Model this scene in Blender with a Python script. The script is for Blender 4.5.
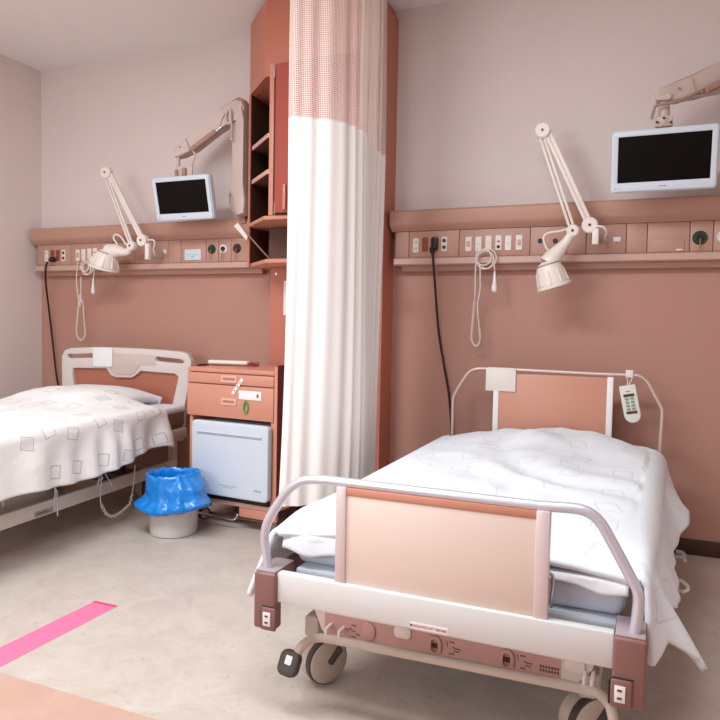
import bpy, bmesh, math, random
from mathutils import Vector, Matrix, noise

random.seed(4)
for o in list(bpy.data.objects):
    bpy.data.objects.remove(o)
scene = bpy.context.scene
COL = scene.collection
R = math.radians

# ------------------------------------------------------------------ camera
H = 1.10
FPX = 683.0
YAW, PITCH, ROLL = R(22.82), R(2.95), R(1.10)
_f = Vector((-math.sin(YAW) * math.cos(PITCH), math.cos(YAW) * math.cos(PITCH), -math.sin(PITCH)))
_r = Vector((math.cos(YAW), math.sin(YAW), 0))
_u = _r.cross(_f)
_r, _u = (math.cos(ROLL) * _r + math.sin(ROLL) * _u), (-math.sin(ROLL) * _r + math.cos(ROLL) * _u)
CAM = Vector((0, 0, H))
cam = bpy.data.cameras.new('camera')
cam.sensor_width = 36
cam.lens = 36 * FPX / 720
cam_o = bpy.data.objects.new('camera', cam)
COL.objects.link(cam_o)
cam_o.matrix_world = Matrix(((_r.x, _u.x, -_f.x, CAM.x), (_r.y, _u.y, -_f.y, CAM.y), (_r.z, _u.z, -_f.z, CAM.z), (0, 0, 0, 1)))
scene.camera = cam_o

# ------------------------------------------------------------------ light
world = bpy.data.worlds.new('world')
scene.world = world
world.use_nodes = True
bg = world.node_tree.nodes['Background']
bg.inputs[0].default_value = (0.95, 0.97, 1.0, 1)
bg.inputs[1].default_value = 0.45


def area(name, loc, target, sx, sy, power, color):
    l = bpy.data.lights.new(name, 'AREA')
    l.shape = 'RECTANGLE'
    l.size, l.size_y, l.energy, l.color = sx, sy, power, color
    o = bpy.data.objects.new(name, l)
    COL.objects.link(o)
    o.location = loc
    o.rotation_euler = (Vector(target) - Vector(loc)).to_track_quat('-Z', 'Y').to_euler()
    return o


area('window_daylight', (-2.5, -2.36, 1.9), (-2.2, 3.0, 1.9), 2.8, 1.3, 66, (0.85, 0.95, 1.0))
area('ceiling_light', (-2.1, 1.0, 2.85), (-2.1, 1.0, 0), 1.2, 0.6, 54, (0.88, 0.96, 1.0))
area('ceiling_light', (-0.75, 1.0, 2.85), (-0.75, 1.0, 0), 1.2, 0.6, 38, (0.88, 0.96, 1.0))

vs = scene.view_settings
vs.view_transform = 'Standard'
vs.look = 'None'
vs.exposure = 0.13
vs.gamma = 1
vs.use_curve_mapping = False


# ------------------------------------------------------------------ pixel -> place helpers
def ray(x, y):
    return _f + (x - 360) / FPX * _r - (y - 360) / FPX * _u


def PY(x, y, Y):
    d = ray(x, y)
    return CAM + d * (Y / d.y)


def PX(x, y, X):
    d = ray(x, y)
    return CAM + d * (X / d.x)


def PZ(x, y, Z):
    d = ray(x, y)
    return CAM + d * ((Z - H) / d.z)


def PP(x, y, p0, n):
    d = ray(x, y)
    return CAM + d * ((Vector(p0) - CAM).dot(Vector(n)) / d.dot(Vector(n)))


# ------------------------------------------------------------------ materials
def lin(c):
    c = c / 255.0
    return c / 12.92 if c <= 0.04045 else ((c + 0.055) / 1.055) ** 2.4


def C(r, g, b):
    return (lin(r), lin(g), lin(b), 1)


def nd(nt, t, **kw):
    n = nt.nodes.new(t)
    for k, v in kw.items():
        setattr(n, k, v)
    return n


def mat(name, col, rough=0.5, metal=0.0, var=0.06, scale=6.0, bump=0.0, bscale=60.0, coat=0.0, stretch=(1, 1, 1), spec=0.5, sub=0.0, emit=None):
    m = bpy.data.materials.new(name)
    m.use_nodes = True
    nt = m.node_tree
    b = nt.nodes['Principled BSDF']
    b.inputs['Roughness'].default_value = rough
    b.inputs['Metallic'].default_value = metal
    b.inputs['Specular IOR Level'].default_value = spec
    if coat:
        b.inputs['Coat Weight'].default_value = coat
    tc = nd(nt, 'ShaderNodeTexCoord')
    mp = nd(nt, 'ShaderNodeMapping')
    mp.inputs['Scale'].default_value = stretch
    nt.links.new(tc.outputs['Object'], mp.inputs[0])
    nz = nd(nt, 'ShaderNodeTexNoise')
    nz.inputs['Scale'].default_value = scale
    nz.inputs['Detail'].default_value = 5
    nt.links.new(mp.outputs[0], nz.inputs['Vector'])
    mx = nd(nt, 'ShaderNodeMix', data_type='RGBA')
    mx.inputs[6].default_value = [max(0, c * (1 - var)) for c in col[:3]] + [1]
    mx.inputs[7].default_value = [min(1, c * (1 + var)) for c in col[:3]] + [1]
    nt.links.new(nz.outputs['Fac'], mx.inputs[0])
    nt.links.new(mx.outputs[2], b.inputs['Base Color'])
    if bump:
        n2 = nd(nt, 'ShaderNodeTexNoise')
        n2.inputs['Scale'].default_value = bscale
        n2.inputs['Detail'].default_value = 4
        nt.links.new(mp.outputs[0], n2.inputs['Vector'])
        bp = nd(nt, 'ShaderNodeBump')
        bp.inputs['Strength'].default_value = bump
        bp.inputs['Distance'].default_value = 0.01
        nt.links.new(n2.outputs['Fac'], bp.inputs['Height'])
        nt.links.new(bp.outputs[0], b.inputs['Normal'])
    return m


def mat_floor(name, c1, c2, c3):
    m = mat(name, c1, 0.42, 0, 0.0)
    nt = m.node_tree
    b = nt.nodes['Principled BSDF']
    tc = nd(nt, 'ShaderNodeTexCoord')
    n1 = nd(nt, 'ShaderNodeTexNoise')
    n1.inputs['Scale'].default_value = 7.0
    n1.inputs['Detail'].default_value = 8
    n1.inputs['Roughness'].default_value = 0.74
    n1.inputs['Distortion'].default_value = 0.6
    n2 = nd(nt, 'ShaderNodeTexNoise')
    n2.inputs['Scale'].default_value = 55
    n2.inputs['Detail'].default_value = 6
    n2.inputs['Roughness'].default_value = 0.7
    for n in (n1, n2):
        nt.links.new(tc.outputs['Object'], n.inputs['Vector'])
    r1 = nd(nt, 'ShaderNodeValToRGB')
    r1.color_ramp.elements[0].position = 0.30
    r1.color_ramp.elements[0].color = c2
    r1.color_ramp.elements[1].position = 0.62
    r1.color_ramp.elements[1].color = c1
    nt.links.new(n1.outputs['Fac'], r1.inputs[0])
    r2 = nd(nt, 'ShaderNodeValToRGB')
    r2.color_ramp.elements[0].position = 0.60
    r2.color_ramp.elements[0].color = (0, 0, 0, 1)
    r2.color_ramp.elements[1].position = 0.72
    r2.color_ramp.elements[1].color = (1, 1, 1, 1)
    nt.links.new(n2.outputs['Fac'], r2.inputs[0])
    mx = nd(nt, 'ShaderNodeMix', data_type='RGBA')
    nt.links.new(r2.outputs[0], mx.inputs[0])
    nt.links.new(r1.outputs[0], mx.inputs[6])
    mx.inputs[7].default_value = c3
    nt.links.new(mx.outputs[2], b.inputs['Base Color'])
    return m


def mat_wood(name, c1, c2, rough=0.4, axis='x', sc=18):
    s = {'x': (0.12, 1, 1), 'z': (1, 1, 0.08)}[axis]
    m = mat(name, c1, rough, 0, 0.0)
    nt = m.node_tree
    b = nt.nodes['Principled BSDF']
    tc = nd(nt, 'ShaderNodeTexCoord')
    mp = nd(nt, 'ShaderNodeMapping')
    mp.inputs['Scale'].default_value = s
    nt.links.new(tc.outputs['Object'], mp.inputs[0])
    n1 = nd(nt, 'ShaderNodeTexNoise')
    n1.inputs['Scale'].default_value = sc
    n1.inputs['Detail'].default_value = 6
    nt.links.new(mp.outputs[0], n1.inputs['Vector'])
    mx = nd(nt, 'ShaderNodeMix', data_type='RGBA')
    mx.inputs[6].default_value = c1
    mx.inputs[7].default_value = c2
    nt.links.new(n1.outputs['Fac'], mx.inputs[0])
    nt.links.new(mx.outputs[2], b.inputs['Base Color'])
    return m


def mat_cloth(name, base, line, cell, fill_amt, line_amt):
    """white cotton printed with outlined and filled squares, laid out in metres on the cloth (UV)"""
    m = mat(name, base, 0.85, 0, 0.0, spec=0.2)
    nt = m.node_tree
    b = nt.nodes['Principled BSDF']
    L = nt.links.new

    def vm(op, a, b_=None):
        n = nd(nt, 'ShaderNodeVectorMath', operation=op)
        L(a, n.inputs[0])
        if b_ is not None:
            if hasattr(b_, 'links'):
                L(b_, n.inputs[1])
            else:
                n.inputs[1].default_value = b_
        return n.outputs[0]

    def ma(op, a, b_=None, c_=None):
        n = nd(nt, 'ShaderNodeMath', operation=op)
        for i, v in enumerate((a, b_, c_)):
            if v is None:
                continue
            if hasattr(v, 'links'):
                L(v, n.inputs[i])
            else:
                n.inputs[i].default_value = v
        return n.outputs[0]
    tc = nd(nt, 'ShaderNodeTexCoord')
    uv = vm('MULTIPLY', tc.outputs['UV'], (1 / cell, 1 / cell, 1))
    fl = vm('FLOOR', uv)
    fr = vm('SUBTRACT', vm('FRACTION', uv), (0.5, 0.5, 0))
    wn = nd(nt, 'ShaderNodeTexWhiteNoise', noise_dimensions='2D')
    L(fl, wn.inputs['Vector'])
    off = vm('MULTIPLY', vm('SUBTRACT', wn.outputs['Color'], (0.5, 0.5, 0.5)), (0.34, 0.34, 0))
    loc = vm('SUBTRACT', fr, off)
    rt = nd(nt, 'ShaderNodeVectorRotate', rotation_type='Z_AXIS')
    L(loc, rt.inputs['Vector'])
    L(ma('MULTIPLY', ma('SUBTRACT', wn.outputs['Value'], 0.5), 0.7), rt.inputs['Angle'])
    sx = nd(nt, 'ShaderNodeSeparateXYZ')
    L(rt.outputs[0], sx.inputs[0])
    d = ma('MAXIMUM', ma('MULTIPLY', ma('ABSOLUTE', sx.outputs[0]), 1.18), ma('ABSOLUTE', sx.outputs[1]))
    ring = ma('LESS_THAN', ma('ABSOLUTE', ma('SUBTRACT', d, 0.205)), 0.017)
    inside = ma('LESS_THAN', d, 0.17)
    pick = ma('GREATER_THAN', wn.outputs['Value'], 0.84)
    there = ma('GREATER_THAN', wn.outputs['Value'], 0.10)
    a1 = ma('MULTIPLY', ma('MULTIPLY', ring, there), line_amt)
    a2 = ma('MULTIPLY', ma('MULTIPLY', inside, pick), fill_amt)
    fac = ma('MAXIMUM', a1, a2)
    mx = nd(nt, 'ShaderNodeMix', data_type='RGBA')
    L(fac, mx.inputs[0])
    mx.inputs[6].default_value = base
    mx.inputs[7].default_value = line
    L(mx.outputs[2], b.inputs['Base Color'])
    n2 = nd(nt, 'ShaderNodeTexNoise')
    n2.inputs['Scale'].default_value = 9
    n2.inputs['Detail'].default_value = 5
    L(tc.outputs['UV'], n2.inputs['Vector'])
    bp = nd(nt, 'ShaderNodeBump')
    bp.inputs['Strength'].default_value = 0.35
    bp.inputs['Distance'].default_value = 0.02
    L(n2.outputs['Fac'], bp.inputs['Height'])
    L(bp.outputs[0], b.inputs['Normal'])
    return m


def mat_net(name, col, pitch=0.0078, thread=0.38):
    """curtain netting: square holes punched through by alpha, laid out in metres on the cloth (UV)"""
    m = mat(name, col, 0.8, 0, 0.03)
    nt = m.node_tree
    b = nt.nodes['Principled BSDF']
    L = nt.links.new
    tc = nd(nt, 'ShaderNodeTexCoord')
    sc = nd(nt, 'ShaderNodeVectorMath', operation='MULTIPLY')
    sc.inputs[1].default_value = (1 / pitch, 1 / pitch, 1)
    L(tc.outputs['UV'], sc.inputs[0])
    fr = nd(nt, 'ShaderNodeVectorMath', operation='FRACTION')
    L(sc.outputs[0], fr.inputs[0])
    sp = nd(nt, 'ShaderNodeSeparateXYZ')
    L(fr.outputs[0], sp.inputs[0])
    outs = []
    for i in (0, 1):
        lt = nd(nt, 'ShaderNodeMath', operation='LESS_THAN')
        L(sp.outputs[i], lt.inputs[0])
        lt.inputs[1].default_value = thread
        outs.append(lt.outputs[0])
    mxm = nd(nt, 'ShaderNodeMath', operation='MAXIMUM')
    L(outs[0], mxm.inputs[0])
    L(outs[1], mxm.inputs[1])
    L(mxm.outputs[0], b.inputs['Alpha'])
    return m


M = {}
M['wall'] = mat('wall_paint', C(224, 210, 206), 0.75, var=0.02, bump=0.05, bscale=180)
M['wall_left'] = mat('wall_paint_side', C(232, 217, 212), 0.75, var=0.02, bump=0.05, bscale=180)
M['wains'] = mat('wainscot_paint', C(184, 136, 120), 0.6, var=0.02, bump=0.05, bscale=180)
M['ceil'] = mat('ceiling_paint', C(246, 242, 240), 0.85, var=0.02, bump=0.08, bscale=120)
M['base'] = mat('baseboard_vinyl', C(70, 42, 32), 0.5)
M['floor'] = mat_floor('floor_vinyl', C(208, 196, 186), C(193, 177, 166), C(160, 136, 120))
M['floor2'] = mat_floor('floor_vinyl_salmon', C(204, 168, 152), C(197, 157, 140), C(184, 140, 122))
M['pink_tape'] = mat('pink_tape', C(242, 120, 158), 0.6, var=0.03)
M['pink_tape_dark'] = mat('pink_tape_end', C(234, 70, 110), 0.5, var=0.03)
M['rail'] = mat('rail_enamel', C(188, 142, 124), 0.42, var=0.02)
M['rail_plate'] = mat('rail_plate', C(186, 143, 126), 0.45, var=0.02)
M['rail_ledge'] = mat('rail_ledge', C(200, 162, 148), 0.4, var=0.02)
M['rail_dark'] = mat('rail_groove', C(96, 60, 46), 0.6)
M['col'] = mat('column_laminate', C(192, 116, 94), 0.4, var=0.03)
M['door_shaded'] = mat('door_laminate_shaded', C(172, 80, 68), 0.4, var=0.03)  # red deepened to carry the shade on the door
M['cabint_shaded'] = mat('cabinet_interior_shaded', C(92, 58, 42), 0.6, var=0.03)  # brown darkened to stand for the shade inside the niche and under shelves
M['shelf'] = mat('shelf_edge', C(222, 176, 158), 0.45, var=0.02)
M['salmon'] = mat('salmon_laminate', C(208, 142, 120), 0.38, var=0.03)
M['salmon_top'] = mat('salmon_top', C(212, 146, 122), 0.35, var=0.03)
M['side_shaded'] = mat('side_laminate_shaded', C(104, 26, 22), 0.45, var=0.03)  # dark red holds the shade on the bedside cabinet's right side
M['white'] = mat('white_plastic', C(238, 236, 236), 0.35, var=0.01)
M['bluewhite'] = mat('cool_white_enamel', C(210, 218, 229), 0.3, var=0.01)
M['ivory'] = mat('ivory_plastic', C(232, 222, 214), 0.4, var=0.015)
M['lampwhite'] = mat('lamp_enamel', C(236, 224, 216), 0.35, var=0.015)
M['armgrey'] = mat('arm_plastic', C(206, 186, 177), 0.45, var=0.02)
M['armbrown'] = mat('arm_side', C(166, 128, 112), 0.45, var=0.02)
M['screen'] = mat('screen_glass', C(8, 4, 3), 0.35, var=0.0, spec=0.12)
M['black'] = mat('black_rubber', C(24, 14, 12), 0.5)
M['darkgrey'] = mat('dark_grey_plastic', C(66, 58, 55), 0.45)
M['chrome'] = mat('chrome', C(205, 200, 204), 0.22, metal=1.0, var=0.02)
M['alu'] = mat('silver_tube', C(212, 214, 226), 0.33, metal=0.55, var=0.02)
M['headtube'] = mat('head_tube', C(214, 190, 180), 0.32, metal=0.35, var=0.02)
M['strip'] = mat('panel_strip', C(222, 206, 206), 0.35, metal=0.2, var=0.02)
M['peach'] = mat_wood('peach_wood', C(234, 215, 204), C(228, 207, 194))
M['peach_shaded'] = mat_wood('peach_wood_shaded', C(208, 150, 128), C(198, 138, 116))  # the peach wood again, darkened for the shade at the head end
M['board'] = mat('headboard_plastic', C(218, 206, 201), 0.4, var=0.015)
M['mattside'] = mat('mattress_side', C(122, 94, 82), 0.8, var=0.1, scale=20)
M['insert'] = mat_wood('headboard_wood', C(186, 116, 92), C(168, 98, 76))
M['mauve'] = mat('mauve_plastic', C(134, 95, 89), 0.4, var=0.03)
M['mauvecap'] = mat('mauve_cap', C(168, 150, 154), 0.35, var=0.02)
M['beam'] = mat('white_beam', C(221, 221, 220), 0.3, var=0.01)
M['decal'] = mat('control_decal', C(198, 152, 143), 0.45, var=0.02)
M['cover'] = mat('base_cover', C(232, 216, 208), 0.4, var=0.02)
M['wheel'] = mat('wheel_cover', C(196, 180, 168), 0.45, var=0.02)
M['mattress'] = mat('mattress_cover', C(214, 220, 232), 0.7, var=0.02, bump=0.1, bscale=300)
M['duvet_r'] = mat_cloth('duvet_white_faint', C(236, 240, 246), C(196, 200, 210), 0.19, 0.12, 0.42)
M['duvet_l'] = mat_cloth('duvet_white_squares', C(249, 248, 246), C(176, 172, 168), 0.165, 0.25, 0.70)
M['sheet'] = mat('white_cotton', C(238, 238, 242), 0.85, var=0.01, bump=0.15, bscale=40)
M['curtain'] = mat('curtain_cloth', C(249, 242, 238), 0.85, var=0.015, bump=0.08, bscale=300)
M['net'] = mat_net('curtain_net', C(242, 222, 214))
M['bin'] = mat('bin_plastic', C(212, 206, 204), 0.45, var=0.015)
M['bag'] = mat('blue_bag', C(10, 132, 222), 0.2, var=0.14, scale=9, bump=0.9, bscale=16, coat=0.3)
M['green'] = mat('green_cord', C(36, 170, 84), 0.5)
M['gasgreen'] = mat('gas_green', C(28, 58, 30), 0.4)
M['gasbrown'] = mat('gas_brown', C(70, 34, 24), 0.4)
M['outred'] = mat('outlet_red', C(150, 66, 50), 0.45)
M['print'] = mat('print_red', C(190, 90, 104), 0.6)
M['print_dark'] = mat('print_dark', C(92, 62, 58), 0.6)
M['remote'] = mat('remote_plastic', C(222, 222, 212), 0.45, var=0.02)
M['btn'] = mat('remote_keys', C(150, 154, 146), 0.5)
M['groove'] = mat('fridge_groove', C(168, 172, 182), 0.4)
M['lcd'] = mat('remote_window', C(92, 48, 26), 0.35)


# ------------------------------------------------------------------ geometry helpers
def sstep(a, b, x):
    t = min(1, max(0, (x - a) / (b - a)))
    return t * t * (3 - 2 * t)


def gauss(x, s):
    return math.exp(-(x / s) ** 2)


class MB:
    def __init__(s, xf=None):
        s.bm = bmesh.new()
        s.xf = xf

    def _add(s, fn):
        n0 = set(s.bm.verts)
        fn()
        return [v for v in s.bm.verts if v not in n0]

    def box(s, lo, hi, bevel=0.0, seg=2, rot=None):
        lo, hi = Vector(lo), Vector(hi)
        c = (lo + hi) / 2
        d = hi - lo
        r = bmesh.ops.create_cube(s.bm, size=1.0)
        vs_ = r['verts']
        for v in vs_:
            v.co = Vector((v.co.x * d.x, v.co.y * d.y, v.co.z * d.z))
        if rot is not None:
            for v in vs_:
                v.co = rot @ v.co
        for v in vs_:
            v.co += c
        if bevel:
            es = list({e for v in vs_ for e in v.link_edges})
            bmesh.ops.bevel(s.bm, geom=es, offset=bevel, segments=seg, affect='EDGES', profile=0.5)
        return s

    def tube(s, pts, rad, seg=10, cap=True, closed=False):
        pts = [Vector(p) for p in pts]
        n = len(pts)
        rads = rad if isinstance(rad, (list, tuple)) else [rad] * n
        rings = []
        prev = None
        for i, p in enumerate(pts):
            if closed:
                t = pts[(i + 1) % n] - pts[i - 1]
            else:
                t = (pts[min(i + 1, n - 1)] - pts[max(i - 1, 0)])
            t.normalize()
            if prev is None:
                a = Vector((0, 0, 1)) if abs(t.z) < 0.9 else Vector((1, 0, 0))
                nx = (a - t * a.dot(t)).normalized()
            else:
                nx = prev - t * prev.dot(t)
                nx = nx.normalized() if nx.length > 1e-6 else prev
            prev = nx
            ny = t.cross(nx)
            rings.append([s.bm.verts.new(p + (nx * math.cos(2 * math.pi * k / seg) + ny * math.sin(2 * math.pi * k / seg)) * rads[i]) for k in range(seg)])
        for i in range(n if closed else n - 1):
            a, b = rings[i], rings[(i + 1) % n]
            for k in range(seg):
                s.bm.faces.new((a[k], a[(k + 1) % seg], b[(k + 1) % seg], b[k]))
        if cap and not closed:
            s.bm.faces.new(list(reversed(rings[0])))
            s.bm.faces.new(rings[-1])
        return s

    def lathe(s, prof, origin, axis=(0, 0, 1), seg=28, cap=True):
        """prof: (radius, height along axis)"""
        ax = Vector(axis).normalized()
        a = Vector((0, 0, 1)) if abs(ax.z) < 0.9 else Vector((1, 0, 0))
        nx = (a - ax * a.dot(ax)).normalized()
        ny = ax.cross(nx)
        o = Vector(origin)
        rings = []
        for r, h in prof:
            rings.append([s.bm.verts.new(o + ax * h + (nx * math.cos(2 * math.pi * k / seg) + ny * math.sin(2 * math.pi * k / seg)) * max(r, 1e-5)) for k in range(seg)])
        for i in range(len(prof) - 1):
            x, y = rings[i], rings[i + 1]
            for k in range(seg):
                s.bm.faces.new((x[k], x[(k + 1) % seg], y[(k + 1) % seg], y[k]))
        if cap:
            s.bm.faces.new(list(reversed(rings[0])))
            s.bm.faces.new(rings[-1])
        return s

    def cyl(s, a, b, r, seg=20, bevel=0.0):
        a, b = Vector(a), Vector(b)
        h = (b - a).length
        if bevel:
            pr = [(r - bevel, 0), (r, bevel), (r, h - bevel), (r - bevel, h)]
        else:
            pr = [(r, 0), (r, h)]
        return s.lathe(pr, a, b - a, seg)

    def prism(s, poly, off, bevel=0.0):
        """poly: list of 3D points in order, extruded by vector off"""
        off = Vector(off)
        a = [s.bm.verts.new(Vector(p)) for p in poly]
        b = [s.bm.verts.new(Vector(p) + off) for p in poly]
        n = len(a)
        fs = [s.bm.faces.new(list(reversed(a))), s.bm.faces.new(b)]
        for i in range(n):
            fs.append(s.bm.faces.new((a[i], a[(i + 1) % n], b[(i + 1) % n], b[i])))
        if bevel:
            es = [e for f in fs[:2] for e in f.edges]
            bmesh.ops.bevel(s.bm, geom=es, offset=bevel, segments=2, affect='EDGES', profile=0.5)
        return s

    def plate(s, loops, mtx, thick, bevel=0.0):
        """filled 2D outline with holes (loops of (u,v)), thick along local z, placed by mtx"""
        cu = bpy.data.curves.new('tmp', 'CURVE')
        cu.dimensions = '2D'
        cu.fill_mode = 'BOTH'
        cu.extrude = max(thick / 2 - bevel, 1e-4)
        cu.bevel_depth = bevel
        cu.bevel_resolution = 2
        for lp in loops:
            sp = cu.splines.new('POLY')
            sp.points.add(len(lp) - 1)
            for i, (x, y) in enumerate(lp):
                sp.points[i].co = (x, y, 0, 1)
            sp.use_cyclic_u = True
        o = bpy.data.objects.new('tmp', cu)
        COL.objects.link(o)
        dg = bpy.context.evaluated_depsgraph_get()
        me = bpy.data.meshes.new_from_object(o.evaluated_get(dg))
        bpy.data.objects.remove(o)
        me.transform(mtx)
        s.bm.from_mesh(me)
        bpy.data.meshes.remove(me)
        bmesh.ops.remove_doubles(s.bm, verts=s.bm.verts[:], dist=1e-6)
        return s

    def text(s, txt, size, mtx, thick=0.0004):
        cu = bpy.data.curves.new('tmp', 'FONT')
        cu.body = txt
        cu.size = size
        cu.extrude = thick
        cu.align_x = 'CENTER'
        cu.align_y = 'CENTER'
        o = bpy.data.objects.new('tmp', cu)
        COL.objects.link(o)
        dg = bpy.context.evaluated_depsgraph_get()
        me = bpy.data.meshes.new_from_object(o.evaluated_get(dg))
        bpy.data.objects.remove(o)
        me.transform(mtx)
        s.bm.from_mesh(me)
        bpy.data.meshes.remove(me)
        return s


def tag(o, label=None, cat=None, group=None, kind=None):
    if label:
        o['label'] = label
    if cat:
        o['category'] = cat
    if group:
        o['group'] = group
    if kind:
        o['kind'] = kind
    return o


ORIG = {}


def build(name, mb, m, parent=None, origin=None, smooth=35, mods=None):
    bm = mb.bm
    if mb.xf is not None:
        bm.transform(mb.xf)
    bmesh.ops.recalc_face_normals(bm, faces=bm.faces[:])
    if parent is not None:
        og = ORIG[parent.name]
    elif origin is not None:
        og = Vector(origin)
    else:
        xs = [v.co for v in bm.verts]
        og = Vector(((min(v.x for v in xs) + max(v.x for v in xs)) / 2, (min(v.y for v in xs) + max(v.y for v in xs)) / 2, min(v.z for v in xs)))
    bm.transform(Matrix.Translation(-og))
    me = bpy.data.meshes.new(name)
    bm.to_mesh(me)
    bm.free()
    if smooth:
        me.polygons.foreach_set('use_smooth', [True] * len(me.polygons))
        try:
            me.set_sharp_from_angle(angle=R(smooth))
        except Exception:
            pass
    me.materials.append(m)
    o = bpy.data.objects.new(name, me)
    COL.objects.link(o)
    if parent is not None:
        o.parent = parent
    else:
        o.location = og
    ORIG[o.name] = og
    return o


def thing(name, loc, label, cat, group=None):
    o = bpy.data.objects.new(name, None)
    o.empty_display_size = 0.1
    COL.objects.link(o)
    o.location = loc
    ORIG[o.name] = Vector(loc)
    return tag(o, label, cat, group)


def rrect(x0, y0, x1, y1, r, n=6):
    out = []
    for cx, cy, a0 in ((x1 - r, y1 - r, 0), (x0 + r, y1 - r, 90), (x0 + r, y0 + r, 180), (x1 - r, y0 + r, 270)):
        for i in range(n + 1):
            a = R(a0 + 90 * i / n)
            out.append((cx + r * math.cos(a), cy + r * math.sin(a)))
    return out


def spline(pts, n=8):
    """Catmull-Rom through pts"""
    P = [Vector(p) for p in pts]
    P = [P[0] * 2 - P[1]] + P + [P[-1] * 2 - P[-2]]
    out = []
    for i in range(1, len(P) - 2):
        for k in range(n):
            t = k / n
            a, b, c, d = P[i - 1], P[i], P[i + 1], P[i + 2]
            out.append(0.5 * ((2 * b) + (c - a) * t + (2 * a - 5 * b + 4 * c - d) * t * t + (3 * b - a - 3 * c + d) * t ** 3))
    out.append(P[-2])
    return out


def coil(path, rc, turns, n=None):
    pts = spline(path, 24)
    L = [0]
    for a, b in zip(pts, pts[1:]):
        L.append(L[-1] + (b - a).length)
    n = n or turns * 9
    out = []
    j = 0
    for i in range(n + 1):
        s_ = L[-1] * i / n
        while j < len(L) - 2 and L[j + 1] < s_:
            j += 1
        k = (s_ - L[j]) / max(L[j + 1] - L[j], 1e-9)
        p = pts[j].lerp(pts[j + 1], k)
        t = (pts[j + 1] - pts[j]).normalized()
        a = Vector((0, 1, 0)) if abs(t.y) < 0.9 else Vector((1, 0, 0))
        nx = (a - t * a.dot(t)).normalized()
        ny = t.cross(nx)
        ang = 2 * math.pi * turns * i / n
        out.append(p + (nx * math.cos(ang) + ny * math.sin(ang)) * rc)
    return out


# frame for plates that face the room (-Y): u -> +X, v -> +Z, thickness along -Y
FACE = Matrix(((1, 0, 0, 0), (0, 0, -1, 0), (0, 1, 0, 0), (0, 0, 0, 1)))


def face_at(x, y, z, rot=0.0):
    return Matrix.Translation((x, y, z)) @ FACE @ Matrix.Rotation(rot, 4, 'Z')


# ================================================================== SETTING
D = 3.703          # back wall
XL = -4.083        # left wall
XR = 2.0           # right wall (outside the frame)
CEIL = 2.87
Y0 = -2.4

tag(build('floor', MB().box((XL - 0.1, Y0, -0.1), (XR + 0.1, D + 0.1, 0)), M['floor']), 'pale marbled vinyl hospital floor', 'floor', kind='structure')
tag(build('trim_1', MB().box((XL + 0.001, Y0 + 0.01, 0.0002), (XR - 0.01, 1.478, 0.0012)), M['floor2']), 'salmon coloured vinyl walkway border on the floor', 'floor border', kind='structure')
tag(build('ceiling', MB().box((XL - 0.1, Y0, CEIL), (XR + 0.1, D + 0.1, CEIL + 0.1)), M['ceil']), 'plain off-white ceiling', 'ceiling', kind='structure')
wb = tag(build('wall_back', MB().box((XL - 0.1, D, 0), (XR + 0.1, D + 0.1, CEIL)), M['wall']), 'pinkish grey painted wall behind the beds', 'wall', kind='structure')
build('lower_panel', MB().box((XL, D - 0.004, 0.075), (XR, D, 1.60)), M['wains'], wb)
tag(build('wall_left', MB().box((XL - 0.1, Y0, 0), (XL, D, CEIL)), M['wall_left']), 'plain pinkish grey side wall', 'wall', kind='structure')
tag(build('wall_right', MB().box((XR, Y0, 0), (XR + 0.1, D, CEIL)), M['wall_left']), 'plain side wall beyond the white bed', 'wall', kind='structure')
tag(build('wall_front', MB().box((XL - 0.1, Y0 - 0.1, 0), (XR + 0.1, Y0, CEIL)), M['wall_left']), 'plain wall behind the viewer with the window', 'wall', kind='structure')
tag(build('baseboard_back', MB().box((-1.36, D - 0.014, 0), (XR, D - 0.004, 0.078), 0.003)
          .box((XL, D - 0.014, 0), (-2.03, D - 0.004, 0.078), 0.003), M['base']), 'dark brown vinyl skirting along the back wall', 'baseboard', kind='structure')

# pink tape on the floor
tp = thing('floor_tape', (-2.07, 1.9, 0.0012), 'bright pink tape strip stuck on the pale floor', 'tape')
a = [PZ(0, 647.8, 0), PZ(95.6, 601.1, 0), PZ(117.8, 606.2, 0), PZ(0, 666.7, 0)]
x0, x1, ye = -1.955, -1.843, 2.022
build('strip', MB().box((x0, 1.480, 0.0001), (x1, ye - 0.016, 0.0011)), M['pink_tape'], tp)
build('folded_end', MB().box((x0, ye - 0.016, 0.0001), (x1, ye, 0.0016)), M['pink_tape_dark'], tp)

# column between the bays
cm = MB().box((-2.069, 3.53, 0), (-1.36, D, CEIL - 0.055))
cm.box((-2.04, 3.55, CEIL - 0.055), (-1.385, D, CEIL))
colo = tag(build('wall_column', cm, M['col']), 'terracotta laminate column behind the curtain', 'column', kind='structure')
build('screw', MB().cyl((PY(276.5, 274, 3.529)), PY(276.5, 274, 3.529) + Vector((0, -0.004, 0)), 0.008, 12), M['chrome'], colo)
pn = PY(285.5, 298, 3.528)
build('notice', MB().box((pn.x - 0.012, 3.526, pn.z - 0.10), (pn.x + 0.10, 3.53, pn.z + 0.10)), M['white'], colo)

# wall cabinet with the chamfered corner
YC = 3.25                           # front plane of the cabinet
B = PY(264, 220, YC)
Zpl = B.z                           # platform height
A = PZ(248.6, 227.6, Zpl)
A.z = B.z = 0
KX, KY = -2.071, 3.529              # left flank and front of the column behind
FRX = -1.372                        # right end, behind the curtain


def plan(z, inset=0.0, xr=FRX, back=D - 0.005):
    return [Vector((A.x + inset, back, z)), Vector((A.x + inset, A.y + inset * 0.4, z)), Vector((B.x + inset * 0.4, B.y + inset, z)), Vector((xr, B.y + inset, z)), Vector((xr, KY, z)), Vector((KX, KY, z)), Vector((KX, back, z))]


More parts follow.
